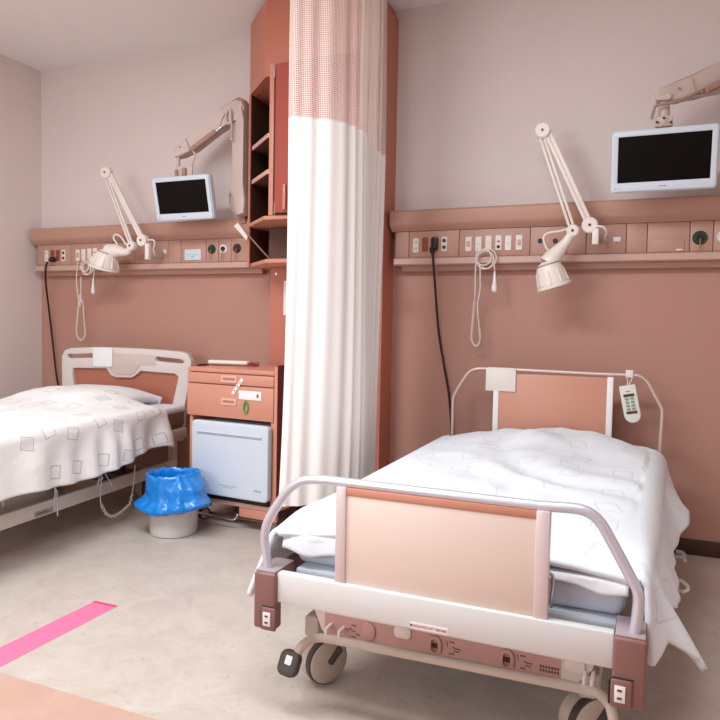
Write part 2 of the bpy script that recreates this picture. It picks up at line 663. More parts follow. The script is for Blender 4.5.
cb = thing('wall_cabinet', (-1.9, 3.4, 1.42), 'tall terracotta corner cabinet with open shelves above the bedside cabinet', 'cabinet')
ztop = PY(250.5, 95.5, A.y).z
zbot = PY(254, 267, A.y).z
zneck = CEIL - 0.042
build('upper_body', MB().prism(plan(ztop), (0, 0, zneck - ztop)).prism(plan(zneck, 0.028), (0, 0, CEIL - 0.002 - zneck)), M['col'], cb)
build('side_panel', MB().box((A.x - 0.002, A.y - 0.006, zbot), (A.x + 0.010, D - 0.006, ztop)), M['col'], cb)
build('side_shading', MB().box((A.x + 0.0101, A.y - 0.003, zbot + 0.022), (A.x + 0.0138, D - 0.02, ztop - 0.001)), M['cabint_shaded'], cb)  # added dark sheet that paints shade on the side panel's inner face
build('back_panel', MB().box((A.x + 0.014, D - 0.02, zbot + 0.02), (KX, D - 0.006, ztop)).box((KX - 0.010, KY, zbot + 0.02), (KX, D - 0.02, ztop)), M['cabint_shaded'], cb)
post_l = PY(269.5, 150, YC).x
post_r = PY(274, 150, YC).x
build('inner_side', MB().box((post_l + 0.004, YC + 0.06, Zpl + 0.022), (post_r - 0.002, KY, ztop)), M['cabint_shaded'], cb)
build('front_post', MB().box((post_l, YC - 0.007, Zpl + 0.022), (post_r, YC + 0.06, PY(272, 64, YC).z), 0.003), M['salmon'], cb)
for yy in (142, 178):
    z = PY(265, yy - 8, YC + 0.02).z
    build('shelf', MB().prism([(A.x + 0.015, D - 0.02, z - 0.02), (A.x + 0.02, A.y + 0.005, z - 0.02), (B.x + 0.01, B.y + 0.02, z - 0.02), (post_l + 0.003, B.y + 0.02, z - 0.02), (post_l + 0.003, KY - 0.002, z - 0.02), (KX - 0.011, KY - 0.002, z - 0.02), (KX - 0.011, D - 0.02, z - 0.02)], (0, 0, 0.02), 0.002), M['cabint_shaded'], cb)
    build('shelf_edge', MB().prism([(A.x + 0.018, A.y - 0.001, z - 0.0215), (B.x + 0.008, B.y + 0.014, z - 0.0215), (post_l - 0.0005, B.y + 0.014, z - 0.0215), (post_l - 0.0005, B.y + 0.0195, z - 0.0215), (B.x + 0.010, B.y + 0.0195, z - 0.0215), (A.x + 0.020, A.y + 0.0045, z - 0.0215)], (0, 0, 0.0225)), M['shelf'], cb)
build('platform', MB().prism(plan(Zpl, -0.004), (0, 0, 0.022), 0.004), M['salmon'], cb)
build('bottom_shelf', MB().prism(plan(zbot, 0.012), (0, 0, 0.022), 0.003), M['salmon'], cb)
build('recess_panel', MB().box((KX + 0.004, KY - 0.010, zbot + 0.023), (FRX, KY - 0.001, Zpl - 0.001)), M['cabint_shaded'], cb)
dl = PY(276, 150, YC - 0.02).x
dtop = PY(280, 63, YC - 0.03).z
dr = build('door', MB().box((dl, YC - 0.034, Zpl + 0.03), (FRX, YC - 0.008, dtop), 0.006), M['door_shaded'], cb)
h0 = PY(284.5, 184, YC - 0.045)
h1 = PY(284.5, 210, YC - 0.045)
build('handle', MB().box((h0.x - 0.007, YC - 0.055, h1.z), (h0.x + 0.008, YC - 0.033, h0.z), 0.005), M['salmon'], dr)
for yy in (72, 208):
    p = PY(274.8, yy, YC - 0.015)
    build('hinge', MB().cyl((p.x, YC - 0.014, p.z - 0.03), (p.x, YC - 0.014, p.z + 0.03), 0.006, 10), M['chrome'], cb)
for px_ in (259, 262):
    p = PZ(px_, 94 - (px_ - 259), ztop)
    build('ceiling_screw', MB().cyl((p.x, p.y, ztop - 0.004), (p.x, p.y, ztop + 0.001), 0.006, 10), M['chrome'], cb)
build('inner_front', MB().box((post_r, YC + 0.002, Zpl + 0.022), (FRX, YC + 0.02, ztop)), M['cabint_shaded'], cb)


# ================================================================== HEADWALL RAILS
def make_rail(xa, xb, seams, label, exposed_left):
    t = thing('headwall_rail', ((xa + xb) / 2, D, 1.41), label, 'wall rail', 'bedhead service rails')
    prof = [(D - 0.004, 1.738), (3.585, 1.733), (3.574, 1.722), (3.574, 1.662), (3.580, 1.648), (3.603, 1.632), (3.612, 1.622), (D - 0.004, 1.622)]
    build('hood', MB().prism([(xa, y, z) for y, z in prof], (xb - xa, 0, 0)), M['rail'], t)
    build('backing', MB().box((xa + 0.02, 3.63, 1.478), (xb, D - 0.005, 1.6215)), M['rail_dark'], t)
    build('ledge', MB().prism([(xa + 0.02, y, z) for y, z in ((D - 0.005, 1.476), (3.612, 1.476), (3.600, 1.470), (3.598, 1.440), (3.606, 1.434), (D - 0.005, 1.434))], (xb - xa - 0.02, 0, 0)), M['rail_ledge'], t)
    build('lower_strip', MB().prism([(xa + 0.05, y, z) for y, z in ((D - 0.005, 1.4335), (3.645, 1.4335), (3.650, 1.408), (3.660, 1.402), (D - 0.005, 1.402))], (xb - xa - 0.05, 0, 0)), M['rail'], t)
    for s0, s1 in zip(seams, seams[1:]):
        build('module_plate', MB().box((s0 + 0.0015, 3.618, 1.4775), (s1 - 0.0015, 3.632, 1.6205), 0.0015), M['rail_plate'], t)
    return t


def sx_(px_, py_=245):
    return PY(px_, py_, 3.618).x


YP = 3.618     # front of the module plates
railL = make_rail(XL + 0.028, A.x - 0.004, [XL + 0.050] + [sx_(v, 252) for v in (71, 111, 135, 148, 168, 181, 206, 218.5, 231)] + [A.x - 0.004],
                  'long terracotta service rail on the wall above the square-patterned bed', True)
railR = make_rail(-1.342, 1.4, [-1.322] + [sx_(v) for v in (409, 459, 530, 567, 586, 626, 647, 689.5, 713)] + [0.55, 0.95, 1.4],
                  'long terracotta service rail on the wall above the white bed with metal hoops', False)


def outlet(t, px_, py_, w=0.03, h=0.075, m='ivory', kind='duplex'):
    p = PY(px_, py_, YP)
    o = build('outlet', MB().plate([rrect(-w / 2, -h / 2, w / 2, h / 2, 0.004)], face_at(p.x, YP - 0.002, p.z), 0.006, 0.001), M[m], t)
    mb = MB()
    dz = h * 0.24
    if kind == 'duplex':
        for s in (-1, 1):
            for q in (-1, 1):
                mb.box((p.x + q * 0.005 - 0.0013, YP - 0.0062, p.z + s * dz - 0.004), (p.x + q * 0.005 + 0.0013, YP - 0.0045, p.z + s * dz + 0.006))
            mb.cyl((p.x, YP - 0.0045, p.z + s * dz - 0.009), (p.x, YP - 0.0062, p.z + s * dz - 0.009), 0.002, 8)
        build('slot', mb, M['print_dark'], o)
    elif kind == 'round':
        for s in (-1, 1):
            mb.cyl((p.x, YP - 0.0045, p.z + s * dz), (p.x, YP - 0.0065, p.z + s * dz), 0.0105, 16)
        build('socket', mb, M['gasbrown'], o)
    elif kind == 'switch':
        mb.box((p.x - w * 0.3, YP - 0.008, p.z - h * 0.2), (p.x + w * 0.3, YP - 0.004, p.z + h * 0.2), 0.001)
        build('rocker', mb, M['rail_ledge'], o)
    elif kind == 'jack':
        mb.cyl((p.x, YP - 0.0045, p.z - h * 0.28), (p.x, YP - 0.0065, p.z - h * 0.28), 0.009, 14)
        build('jack_hole', mb, M['black'], o)
        build('lamp', MB().box((p.x - 0.007, YP - 0.0065, p.z + 0.002), (p.x + 0.007, YP - 0.0045, p.z + 0.012)), M['print'], o)
    elif kind == 'slim':
        mb.box((p.x - 0.009, YP - 0.0062, p.z - 0.001), (p.x + 0.009, YP - 0.0045, p.z + 0.001))
        build('seam', mb, M['btn'], o)
    return o


outlet(railR, 416, 245.5)
outlet(railR, 425, 244.5, m='outred')
outlet(railR, 435, 244, m='outred')
outlet(railR, 444.3, 244, kind='round')
for i, (x, y, k) in enumerate(((468.6, 244, 'switch'), (478.6, 243.8, 'slim'), (488.6, 243, 'slim'), (498.6, 242.8, 'jack'), (508.3, 243, 'slim'), (519.2, 242.5, 'switch'))):
    outlet(railR, x, y, w=0.031, kind=k)
for x in (540.3, 555.3):
    p = PY(x, 241, YP)
    build('port', MB().cyl((p.x, YP + 0.002, p.z), (p.x, YP - 0.003, p.z), 0.013, 18), M['black'], railR)
p = PY(617, 239.3, YP)
build('socket_plate', MB().box((p.x - 0.017, YP - 0.004, p.z - 0.011), (p.x + 0.017, YP + 0.001, p.z + 0.011), 0.001), M['white'], railR)
# flap cover
p = PY(667.5, 245.5, YP)
fl = build('flap_cover', MB().box((p.x - 0.074, YP - 0.004, p.z - 0.031), (p.x + 0.074, YP + 0.001, p.z + 0.031), 0.002), M['rail_plate'], railR)
build('flap_latch', MB().box((p.x + 0.038, YP - 0.007, p.z - 0.026), (p.x + 0.066, YP - 0.003, p.z - 0.018), 0.001), M['ivory'], fl)
# outlets on the other rail
outlet(railL, 46.8, 256, w=0.03)
outlet(railL, 52.6, 255.5, w=0.03, m='outred')
outlet(railL, 58, 255.5, w=0.03, m='outred')
outlet(railL, 63.8, 255.5, w=0.03, kind='round')
for x, y, k in ((78, 255.3, 'switch'), (83.8, 254.8, 'slim'), (89.7, 254.2, 'slim'), (95.4, 253.6, 'jack')):
    outlet(railL, x, y, w=0.033, kind=k)
p = PY(164.6, 251.6, YP)
build('socket_plate', MB().box((p.x - 0.014, YP - 0.004, p.z - 0.011), (p.x + 0.014, YP + 0.001, p.z + 0.011), 0.001), M['white'], railL)
p = PY(193, 254.7, YP)
pl = build('label_plate', MB().box((p.x - 0.063, YP - 0.004, p.z - 0.034), (p.x + 0.063, YP + 0.001, p.z + 0.034), 0.001), M['bluewhite'], railL)
build('label_lines', MB().box((p.x - 0.05, YP - 0.0048, p.z - 0.001), (p.x + 0.05, YP - 0.0035, p.z + 0.0012)).box((p.x - 0.01, YP - 0.0048, p.z - 0.016), (p.x + 0.008, YP - 0.0035, p.z - 0.010)), M['btn'], pl)


def gas(t, px_, py_, m_out, m_in, r=0.028):
    p = PY(px_, py_, YP)
    g = build('gas_outlet', MB().lathe([(r, 0), (r, 0.004), (r * 0.86, 0.009), (r * 0.55, 0.009)], (p.x, YP + 0.001, p.z), (0, -1, 0), 26), M[m_out], t)
    build('gas_nozzle', MB().lathe([(r * 0.55, 0), (r * 0.5, 0.012), (r * 0.2, 0.012), (r * 0.2, 0.006)], (p.x, YP - 0.003, p.z), (0, -1, 0), 20), M[m_in], g)
    build('gas_chain', MB().tube([(p.x + 0.001, YP - 0.012, p.z - 0.004), (p.x + 0.001, YP - 0.02, p.z - 0.03), (p.x - 0.002, YP - 0.022, p.z - 0.068)], 0.0028, 6), M['armbrown'], g)


gas(railR, 700, 237.8, 'gasgreen', 'black', 0.033)
gas(railR, 724, 236.6, 'ivory', 'black', 0.03)
gas(railL, 211.8, 249.3, 'gasgreen', 'gasgreen', 0.029)
gas(railL, 223.7, 249.0, 'ivory', 'black', 0.029)
gas(railL, 237, 248.4, 'gasbrown', 'gasbrown', 0.029)


# ================================================================== CORDS ON THE WALL
def power_cord(name, label, plug_px, path, sideways):
    t = thing(name, PY(path[-1][0], path[-1][1], path[-1][2]), label, 'power cord', 'black power cords')
    p = PY(plug_px[0], plug_px[1], YP - 0.02)
    if sideways:
        build('plug', MB().lathe([(0.012, 0), (0.019, 0.006), (0.019, 0.026), (0.008, 0.045)], (p.x + 0.004, YP - 0.006, p.z), (-0.35, -0.8, -0.2), 14), M['black'], t)
    else:
        build('plug', MB().box((p.x - 0.018, YP - 0.034, p.z - 0.022), (p.x + 0.018, YP - 0.006, p.z + 0.038), 0.006)
              .lathe([(0.017, 0), (0.011, 0.03)], (p.x - 0.012, YP - 0.022, p.z - 0.014), (0, 0, -1), 12), M['black'], t)
    build('cable', MB().tube(spline([PY(*q) for q in path], 8), 0.0068, 8), M['black'], t)


power_cord('power_cord', 'black power cord plugged into the rail over the square-patterned bed', (53, 259),
           [(47.5, 262, 3.585), (45.6, 268, 3.575), (46, 285, 3.60), (49, 310, 3.655), (53, 345, 3.67), (56, 372, 3.67), (60, 398, 3.67), (62, 425, 3.66)], True)
power_cord('power_cord', 'black power cord plugged into the rail over the hooped bed', (434.5, 245),
           [(432.5, 252, 3.592), (433.5, 265, 3.586), (435, 285, 3.60), (438.5, 330, 3.66), (444, 365, 3.67), (449, 395, 3.67), (451.5, 430, 3.66), (453, 460, 3.66)], False)


def call_cord(label, top, loop, tail, bulb, ringc, ringr):
    """nurse call: wound cord hanging from the rail with a pear shaped push button"""
    t = thing('nurse_call_cord', PY(loop[0], loop[1], 3.58), label, 'call button', 'nurse call cords')
    Y_ = 3.575
    mb = MB()
    for k in range(3):
        rr = ringr * (1 - 0.10 * k)
        c = PY(ringc[0] - k * 1.6, ringc[1] + k * (1.4 if k < 2 else -0.6), Y_ - 0.006 * k)
        mb.tube([c + Vector((rr * math.cos(2 * math.pi * i / 28), 0, rr * 1.04 * math.sin(2 * math.pi * i / 28))) for i in range(28)], 0.0034, 7, closed=True)
    build('wound_loops', mb, M['ivory'], t)
    tx, ty = top
    lx, ly = loop
    path = [PY(tx - 1, ty, 3.60), PY(tx - 2.5, ty + 20, Y_), PY(lx - 1, ty + 45, Y_), PY(lx - 1.5, ly - 45, Y_ + 0.02), PY(lx - 4, ly - 18, Y_ + 0.03), PY(lx - 4.3, ly - 6, Y_ + 0.03), PY(lx, ly, Y_ + 0.03), PY(lx + 4.0, ly - 6, Y_ + 0.03), PY(lx + 3.2, ly - 18, Y_ + 0.03), PY(lx + 1.5, ly - 40, Y_ + 0.015), PY(tx + 2, ty + 40, Y_), PY(tx + 2, ty + 15, Y_ - 0.01)]
    build('cord', MB().tube(spline(path, 8), 0.0032, 7), M['ivory'], t)
    build('coiled_cord', MB().tube(coil(path[3:9], 0.0046, 44), 0.0024, 5), M['ivory'], t)
    b0, b1 = PY(bulb[0], bulb[1], Y_), PY(bulb[0], bulb[2], Y_)
    h = (b0 - b1).length
    build('push_button', MB().lathe([(0.004, 0), (0.006, 0.012), (0.0095, h * 0.45), (0.0145, h * 0.78), (0.013, h * 0.93), (0.006, h)], b0, (0, 0, -1), 18), M['white'], t)
    c = PY(ringc[0] + 6, ringc[1] + 2, Y_ - 0.008)
    build('button_lead', MB().tube(spline([c, (c + b0) / 2 + Vector((0.003, 0, 0)), b0 + Vector((0, 0, -0.004))], 6), 0.003, 6), M['ivory'], t)


call_cord('white nurse call cord hanging from the rail over the square-patterned bed', (79, 262), (81, 340), None, (93.3, 278, 294), (88, 267.5), 0.043)
call_cord('white nurse call cord hanging from the rail over the hooped bed', (478, 249), (476, 346), None, (494.8, 272, 292.5), (486.8, 258.5), 0.050)


# ================================================================== READING LAMPS
def lamp(label, top, j_l, j_r, head, mountx, cable_pts, rest_cord):
    Ya = 3.47
    t = thing('reading_lamp', PY(j_r[0], j_r[1] + 15, 3.55), label, 'lamp', 'wall reading lamps')
    T, JL, JR = PY(*top, Ya), PY(*j_l, Ya - 0.01), PY(*j_r, Ya + 0.01)
    ydir = Vector((0, 1, 0))
    build('top_joint', MB().cyl(T - ydir * 0.022, T + ydir * 0.022, 0.0385, 26, 0.006), M['lampwhite'], t)
    build('joint_bolt', MB().cyl(T - ydir * 0.026, T - ydir * 0.018, 0.006, 12), M['gasbrown'], t)

    def bars(a, b, off, nbar, r):
        for k in range(nbar):
            d = (b - a).normalized()
            sd = d.cross(ydir).normalized()
            o_ = sd * (off[k])
            a2 = a + o_ + d * 0.02
            b2 = b + o_ - d * 0.01
            rot = Matrix((sd, ydir, d)).transposed().to_4x4()
            c = (a2 + b2) / 2
            L = (b2 - a2).length
            mb = MB(Matrix.Translation(c) @ rot)
            mb.box((-r, -0.009, -L / 2), (r, 0.009, L / 2), 0.003)
            build('arm_bar', mb, M['lampwhite'], t)
    bars(T + Vector((-0.014, 0, 0)), JL, (-0.0095, 0.0095), 2, 0.0062)
    bars(T + Vector((0.016, 0, 0.004)), JR, (-0.0092, 0.0092), 2, 0.0088)
    for J, r in ((JL, 0.030), (JR, 0.038)):
        build('elbow_joint', MB().cyl(J - ydir * 0.022, J + ydir * 0.020, r, 24, 0.006), M['lampwhite'], t)
        build('joint_bolt', MB().cyl(J - ydir * 0.026, J - ydir * 0.018, 0.0065, 12), M['gasbrown'], t)
    # wall mount
    mz0, mz1 = PY(mountx, j_r[1] + 3, Ya).z, PY(mountx, j_r[1] + 19, Ya).z
    mx = PY(mountx, j_r[1] + 10, Ya).x
    build('mount_post', MB().box((mx - 0.015, Ya - 0.010, mz1), (mx + 0.015, Ya + 0.022, mz0), 0.004), M['lampwhite'], t)
    build('wall_bracket', MB().box((mx - 0.012, Ya + 0.02, mz1 + 0.02), (mx + 0.012, 3.6185, mz0 - 0.03), 0.004), M['armgrey'], t)
    build('cable', MB().tube(spline([PY(*q) for q in rest_cord], 8), 0.0052, 8), M['lampwhite'], t)
    build('head_cable', MB().tube(spline([PY(*q) for q in cable_pts], 8), 0.0052, 8), M['lampwhite'], t)
    # neck and head
    n0, n1, n2, hax, prof = head
    N0, N1, N2 = PY(*n0, Ya - 0.01), PY(*n1, Ya - 0.015), PY(*n2, Ya - 0.025)
    build('neck', MB().tube(spline([JL, N0, N1, N2], 6), [0.017 + 0.005 * min(1, i / 5) + 0.024 * sstep(5, 16, i) for i in range(19)], 18), M['lampwhite'], t)
    ax = Vector(hax).normalized()
    hd = build('shade', MB().lathe(prof, N2 - ax * 0.0, ax, 32, cap=False), M['lampwhite'], t)
    build('shade_seam', MB().lathe([(prof[1][0] + 0.0005, prof[1][1] - 0.002), (prof[1][0] + 0.0022, prof[1][1] + 0.001), (prof[1][0] + 0.003, prof[1][1] + 0.004)], N2, ax, 32, cap=False), M['armbrown'], hd)
    rlast, hlast = prof[-1]
    build('shade_rim', MB().lathe([(rlast + 0.001, hlast - 0.016), (rlast + 0.007, hlast - 0.012), (rlast + 0.007, hlast), (rlast - 0.012, hlast), (rlast - 0.012, hlast - 0.012)], N2, ax, 32, cap=False), M['lampwhite'], hd)
    build('bulb', MB().lathe([(0.012, 0.01), (0.02, 0.05), (0.028, hlast - 0.04), (0.02, hlast - 0.02), (0.004, hlast - 0.012)], N2, ax, 18), M['white'], hd)
    for k in range(9):
        a_ = 2 * math.pi * k / 9
        s1 = Vector((0, 0, 1)).cross(ax)
        s1 = s1.normalized() if s1.length > 0.05 else Vector((1, 0, 0))
        s2 = ax.cross(s1)
        rd = s1 * math.cos(a_) + s2 * math.sin(a_)
        q0, q1 = prof[2], prof[-1]
        build('vent_rib', MB().tube([N2 + ax * (q0[1] + 0.004) + rd * (q0[0] - 0.001), N2 + ax * (q1[1] - 0.018) + rd * (q1[0] - 0.003)], [0.0045, 0.0065], 8), M['lampwhite'], hd)


PR = [(0.030, -0.014), (0.056, 0.002), (0.066, 0.03), (0.073, 0.075), (0.077, 0.118)]
lamp('white articulated reading lamp above the hooped bed, shade hanging downward', (543, 131), (573, 231), (590, 225.5),
     ((566, 242), (556, 254), (548, 264), (0.30, 0.10, -1.0), PR), 595.5,
     [(571, 227.5, 3.45), (560, 231, 3.44), (548, 233, 3.44), (543.5, 238, 3.44), (546, 247, 3.44), (549, 251, 3.445)],
     [(596, 226, 3.46), (603, 227, 3.45), (606.5, 232, 3.47), (605, 238, 3.53), (607, 241, 3.61)])
lamp('white articulated reading lamp above the square-patterned bed, shade turned sideways', (107, 173), (132, 246), (143, 240.5),
     ((127, 252), (118, 251), (107.5, 251.5), (-0.32, 0.02, -1.0), [(0.024, -0.012), (0.056, 0.004), (0.072, 0.03), (0.083, 0.074), (0.094, 0.112)]), 147.5,
     [(130, 243, 3.45), (126, 244, 3.44), (121, 237, 3.44), (115.5, 234.5, 3.44), (113.5, 238, 3.44), (116.5, 243, 3.44), (118, 247, 3.45)],
     [(148, 240, 3.46), (153, 240, 3.45), (155, 243, 3.46), (153.5, 250, 3.49), (155, 255, 3.52), (152, 257, 3.6)])


# ================================================================== MONITORS AND THEIR ARMS
def monitor(label, cx, cy, cz, w, h, tilt, small):
    t = thing('bedside_monitor', (cx, cy, cz - h / 2), label, 'monitor', 'wall mounted bedside monitors')
    X = Matrix.Translation((cx, cy, cz)) @ Matrix.Rotation(tilt, 4, 'X') @ FACE
    ob = 0.037
    build('casing', MB(X).plate([rrect(-w / 2, -h / 2, w / 2, h / 2, 0.014)], Matrix.Translation((0, 0, -0.014)), 0.036, 0.004)
          .plate([rrect(-w * 0.36, -h * 0.36, w * 0.36, h * 0.36, 0.02)], Matrix.Translation((0, 0, -0.04)), 0.03, 0.004), M['bluewhite'], t)
    fr = build('bezel', MB(X).plate([rrect(-w / 2 + 0.003, -h / 2 + 0.003, w / 2 - 0.003, h / 2 - 0.003, 0.012), rrect(-w / 2 + 0.022, -h / 2 + ob, w / 2 - 0.022, h / 2 - 0.021, 0.002)], Matrix.Translation((0, 0, 0.007)), 0.008, 0.002), M['bluewhite'], t)
    build('screen', MB(X).box((-w / 2 + 0.02, -h / 2 + ob - 0.002, 0.002), (w / 2 - 0.02, h / 2 - 0.019, 0.0062)), M['screen'], t)
    build('maker_mark', MB(X).box((-0.012, -h / 2 + 0.017, 0.0105), (-0.001, -h / 2 + 0.0205, 0.0114)).box((0.002, -h / 2 + 0.017, 0.0105), (0.014, -h / 2 + 0.0205, 0.0114)), M['mauve'], fr)
    for k in (0, 1):
        build('button', MB(X).cyl((-w / 2 + 0.018 + 0.014 * k, -h / 2 + 0.016, 0.010), (-w / 2 + 0.018 + 0.014 * k, -h / 2 + 0.016, 0.0125), 0.003, 10), M['btn'], fr)
    return t


monitor('small white bedside monitor hanging beside the shelved corner cabinet', -2.573, 3.36, 1.829, 0.405, 0.248, R(13), True)
monitor('white bedside monitor hanging over the hooped bed', 0.033, 3.34, 1.856, 0.425, 0.262, R(9), False)


def slab(pts, thick, bevel=0.006):
    P = [PY(*q) for q in pts]
    mb = MB()
    mb.prism(P, (0, thick, 0), bevel)
    return mb


ta = thing('monitor_arm', PY(238, 216, 3.56), 'bulky jointed grey monitor arm beside the shelved corner cabinet', 'monitor arm', 'monitor arms')


def yl(x):
    return 3.40 + (min(max(x, 172), 246) - 172) / 74 * 0.10


build('upper_arm', slab([(x, y, yl(x)) for x, y in ((174, 157), (172.8, 151), (175, 146), (186, 138), (205, 121), (222, 106), (229, 101), (236, 99), (241.5, 101), (244, 107), (243, 117), (236, 122), (226, 122), (215, 131), (192, 149), (180, 156))], 0.075, 0.012), M['armgrey'], ta)
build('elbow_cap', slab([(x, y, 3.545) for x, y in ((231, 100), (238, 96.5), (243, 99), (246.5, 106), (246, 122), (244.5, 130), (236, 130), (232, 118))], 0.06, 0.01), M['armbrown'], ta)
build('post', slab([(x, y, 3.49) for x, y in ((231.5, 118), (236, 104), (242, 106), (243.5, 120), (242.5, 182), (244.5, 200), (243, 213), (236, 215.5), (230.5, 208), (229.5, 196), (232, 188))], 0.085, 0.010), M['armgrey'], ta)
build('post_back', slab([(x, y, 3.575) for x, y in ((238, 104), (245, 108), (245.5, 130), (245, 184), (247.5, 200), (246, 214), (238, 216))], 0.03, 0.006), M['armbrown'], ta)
build('mount', slab([(x, y, 3.56) for x, y in ((237, 213), (244.5, 213), (245, 223), (238, 224))], 0.10, 0.004), M['armbrown'], ta)
build('gas_spring', MB().cyl(PY(191, 150.5, 3.40), PY(216, 131.5, 3.44), 0.017, 16, 0.004), M['armbrown'], ta)
build('spring_rod', MB().cyl(PY(215, 132.5, 3.44), PY(222, 126.5, 3.45), 0.007, 12), M['chrome'], ta)
build('arm_seam', MB().tube([PY(185.5, 138.5, 3.4165), PY(187.5, 143, 3.4165), PY(189.5, 151, 3.4175)], 0.0018, 6), M['armbrown'], ta)
build('screw', MB().cyl(PY(180, 147, 3.415), PY(180, 147, 3.405), 0.005, 10), M['armbrown'], ta)
for pts, nm in ((((219, 129), (222, 118), (227, 111), (226, 118), (229, 124), (231, 114), (229.5, 110), (231.5, 124), (231, 138), (233, 140)), 'cable'), (((192, 150), (195, 155), (192.5, 163), (190.5, 172)), 'cable')):
    build(nm, MB().tube(spline([PY(x, y, 3.465 if x > 210 else 3.40) for x, y in pts], 7), 0.0062, 7), M['armgrey'], ta)
build('drop_stem', MB().cyl(PY(178.2, 155, 3.435), PY(178.2, 172, 3.42), 0.013, 14, 0.003), M['armgrey'], ta)
build('swivel', MB().box(PY(174.8, 175, 3.39), PY(190, 169, 3.42), 0.006).cyl(PY(176.5, 170, 3.385), PY(176.5, 177, 3.385), 0.011, 14, 0.003).cyl(PY(184.5, 168, 3.385), PY(184.5, 176, 3.385), 0.016, 14, 0.004), M['armbrown'], ta)
build('neck_plate', MB().box(PY(177, 181, 3.388), PY(193, 165, 3.398), 0.003), M['armgrey'], ta)
build('side_slot', MB().box(PY(231.6, 179, 3.4885), PY(232.3, 150, 3.4915)), M['armbrown'], ta)

ct = thing('hanging_cable', PY(272, 263, 3.52), 'thin brown cable with a white tag drooping from the grey arm into the cabinet', 'cable')
build('cord', MB().tube(spline([PY(230, 193, 3.475), PY(229.8, 201, 3.46), PY(234, 214, 3.46), PY(246, 232, 3.47), PY(258, 246, 3.50), PY(268, 257, 3.53), PY(274, 263, 3.55)], 8), 0.0045, 7), M['armbrown'], ct)
build('tag', MB().prism([PY(234, 226, 3.452), PY(237.5, 222.5, 3.452), PY(247.5, 236, 3.452), PY(246.5, 240.5, 3.452)], (0, 0.003, 0)), M['ivory'], ct)

tb = thing('monitor_arm', PY(661, 126, 3.42), 'grey monitor arm reaching in above the hooped bed', 'monitor arm', 'monitor arms')
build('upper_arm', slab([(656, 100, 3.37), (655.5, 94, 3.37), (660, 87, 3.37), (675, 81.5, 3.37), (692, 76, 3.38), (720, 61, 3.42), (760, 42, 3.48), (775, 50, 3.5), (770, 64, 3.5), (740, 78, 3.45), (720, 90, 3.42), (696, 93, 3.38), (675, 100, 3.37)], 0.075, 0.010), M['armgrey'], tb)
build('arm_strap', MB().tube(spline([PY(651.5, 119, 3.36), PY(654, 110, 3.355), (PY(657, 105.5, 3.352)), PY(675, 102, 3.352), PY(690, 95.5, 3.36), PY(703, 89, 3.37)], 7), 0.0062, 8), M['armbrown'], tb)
build('gas_spring', MB().cyl(PY(705, 91, 3.375), PY(745, 71, 3.42), 0.017, 14, 0.003), M['armbrown'], tb)
build('arm_seam', MB().tube([PY(692, 77, 3.3755), PY(694, 84, 3.3755), PY(696.5, 92, 3.3755)], 0.0018, 6), M['armbrown'], tb)
build('pivot_cap', MB().cyl(PY(668, 96.5, 3.38), PY(668, 96.5, 3.352), 0.015, 18, 0.004), M['armgrey'], tb)
build('screw', MB().cyl(PY(679, 88, 3.38), PY(679, 88, 3.364), 0.005, 10), M['armbrown'], tb)
build('drop_stem', MB().cyl(PY(664, 103, 3.405), PY(664, 122, 3.40), 0.024, 18, 0.004), M['armgrey'], tb)
build('swivel', MB().lathe([(0.03, 0), (0.036, 0.01), (0.036, 0.03), (0.024, 0.045)], PY(663.5, 127, 3.40), (0, 0, 1), 20).box(PY(655, 127, 3.37), PY(673, 116.5, 3.40), 0.006), M['armgrey'], tb)
for x in (657, 664, 671):
    build('swivel_screw', MB().cyl(PY(x, 122 - (x == 664) * 4, 3.373), PY(x, 122 - (x == 664) * 4, 3.358), 0.0055, 10), M['gasbrown'], tb)
pw = PY(772, 52, 3.5)
build('post', MB().box((pw.x - 0.03, 3.50, 1.74), (pw.x + 0.05, 3.60, pw.z + 0.05), 0.012).box((pw.x - 0.02, 3.56, 1.74), (pw.x + 0.04, D - 0.006, 1.95), 0.008), M['armgrey'], tb)


# ================================================================== PRIVACY CURTAIN
CPATH = spline([(-1.450, 2.615, 0), (-1.405, 2.600, 0), (-1.343, 2.650, 0), (-1.275, 2.700, 0), (-1.240, 2.775, 0), (-1.225, 2.840, 0), (-1.228, 2.915, 0), (-1.250, 3.040, 0), (-1.292, 3.190, 0), (-1.300, 3.345, 0)], 30)
_cl = [0.0]
for _a, _b in zip(CPATH, CPATH[1:]):
    _cl.append(_cl[-1] + (_b - _a).length)
pcur = thing('privacy_curtain', (-1.30, 2.95, 0.30), 'cream hospital privacy curtain with net top, drawn beside the column', 'curtain')
Zm, Zb = 1.975, 0.30
NP = 13


def curtain_pt(s, z):
    k = (CEIL - z) / CEIL
    d_ = s * _cl[-1]
    i = min(len(_cl) - 2, max(0, next((q for q in range(len(_cl) - 1) if _cl[q + 1] >= d_), len(_cl) - 2)))
    f = (d_ - _cl[i]) / (_cl[i + 1] - _cl[i])
    p = CPATH[i].lerp(CPATH[i + 1], f)
    d = (CPATH[i + 1] - CPATH[i]).normalized()
    n = Vector((-d.y, d.x, 0))
    ph = 2 * math.pi * NP * (s + 0.020 * math.sin(9 * s + 1.3))
    amp = (0.0045 + 0.011 * sstep(0.25, 0.6, s)) * (0.75 + 0.4 * k) * (1 + 0.35 * math.sin(17 * s))
    amp *= min(1, 0.3 + 8 * s)
    wob = 0.006 * math.sin(2.1 * z + 7 * s)
    p = p + n * (amp * math.sin(ph) + wob)
    # hangs a little wider towards the hem on the near side
    p = p + Vector((-0.040, -0.010, 0)) * (1 - sstep(0.0, 0.6, s)) * max(0, (Zm - z) / Zm) ** 2 + Vector((-0.015, 0, 0)) * sstep(0.6, 1, s) * max(0, (Zm - z) / Zm)
    return Vector((p.x, p.y, z))


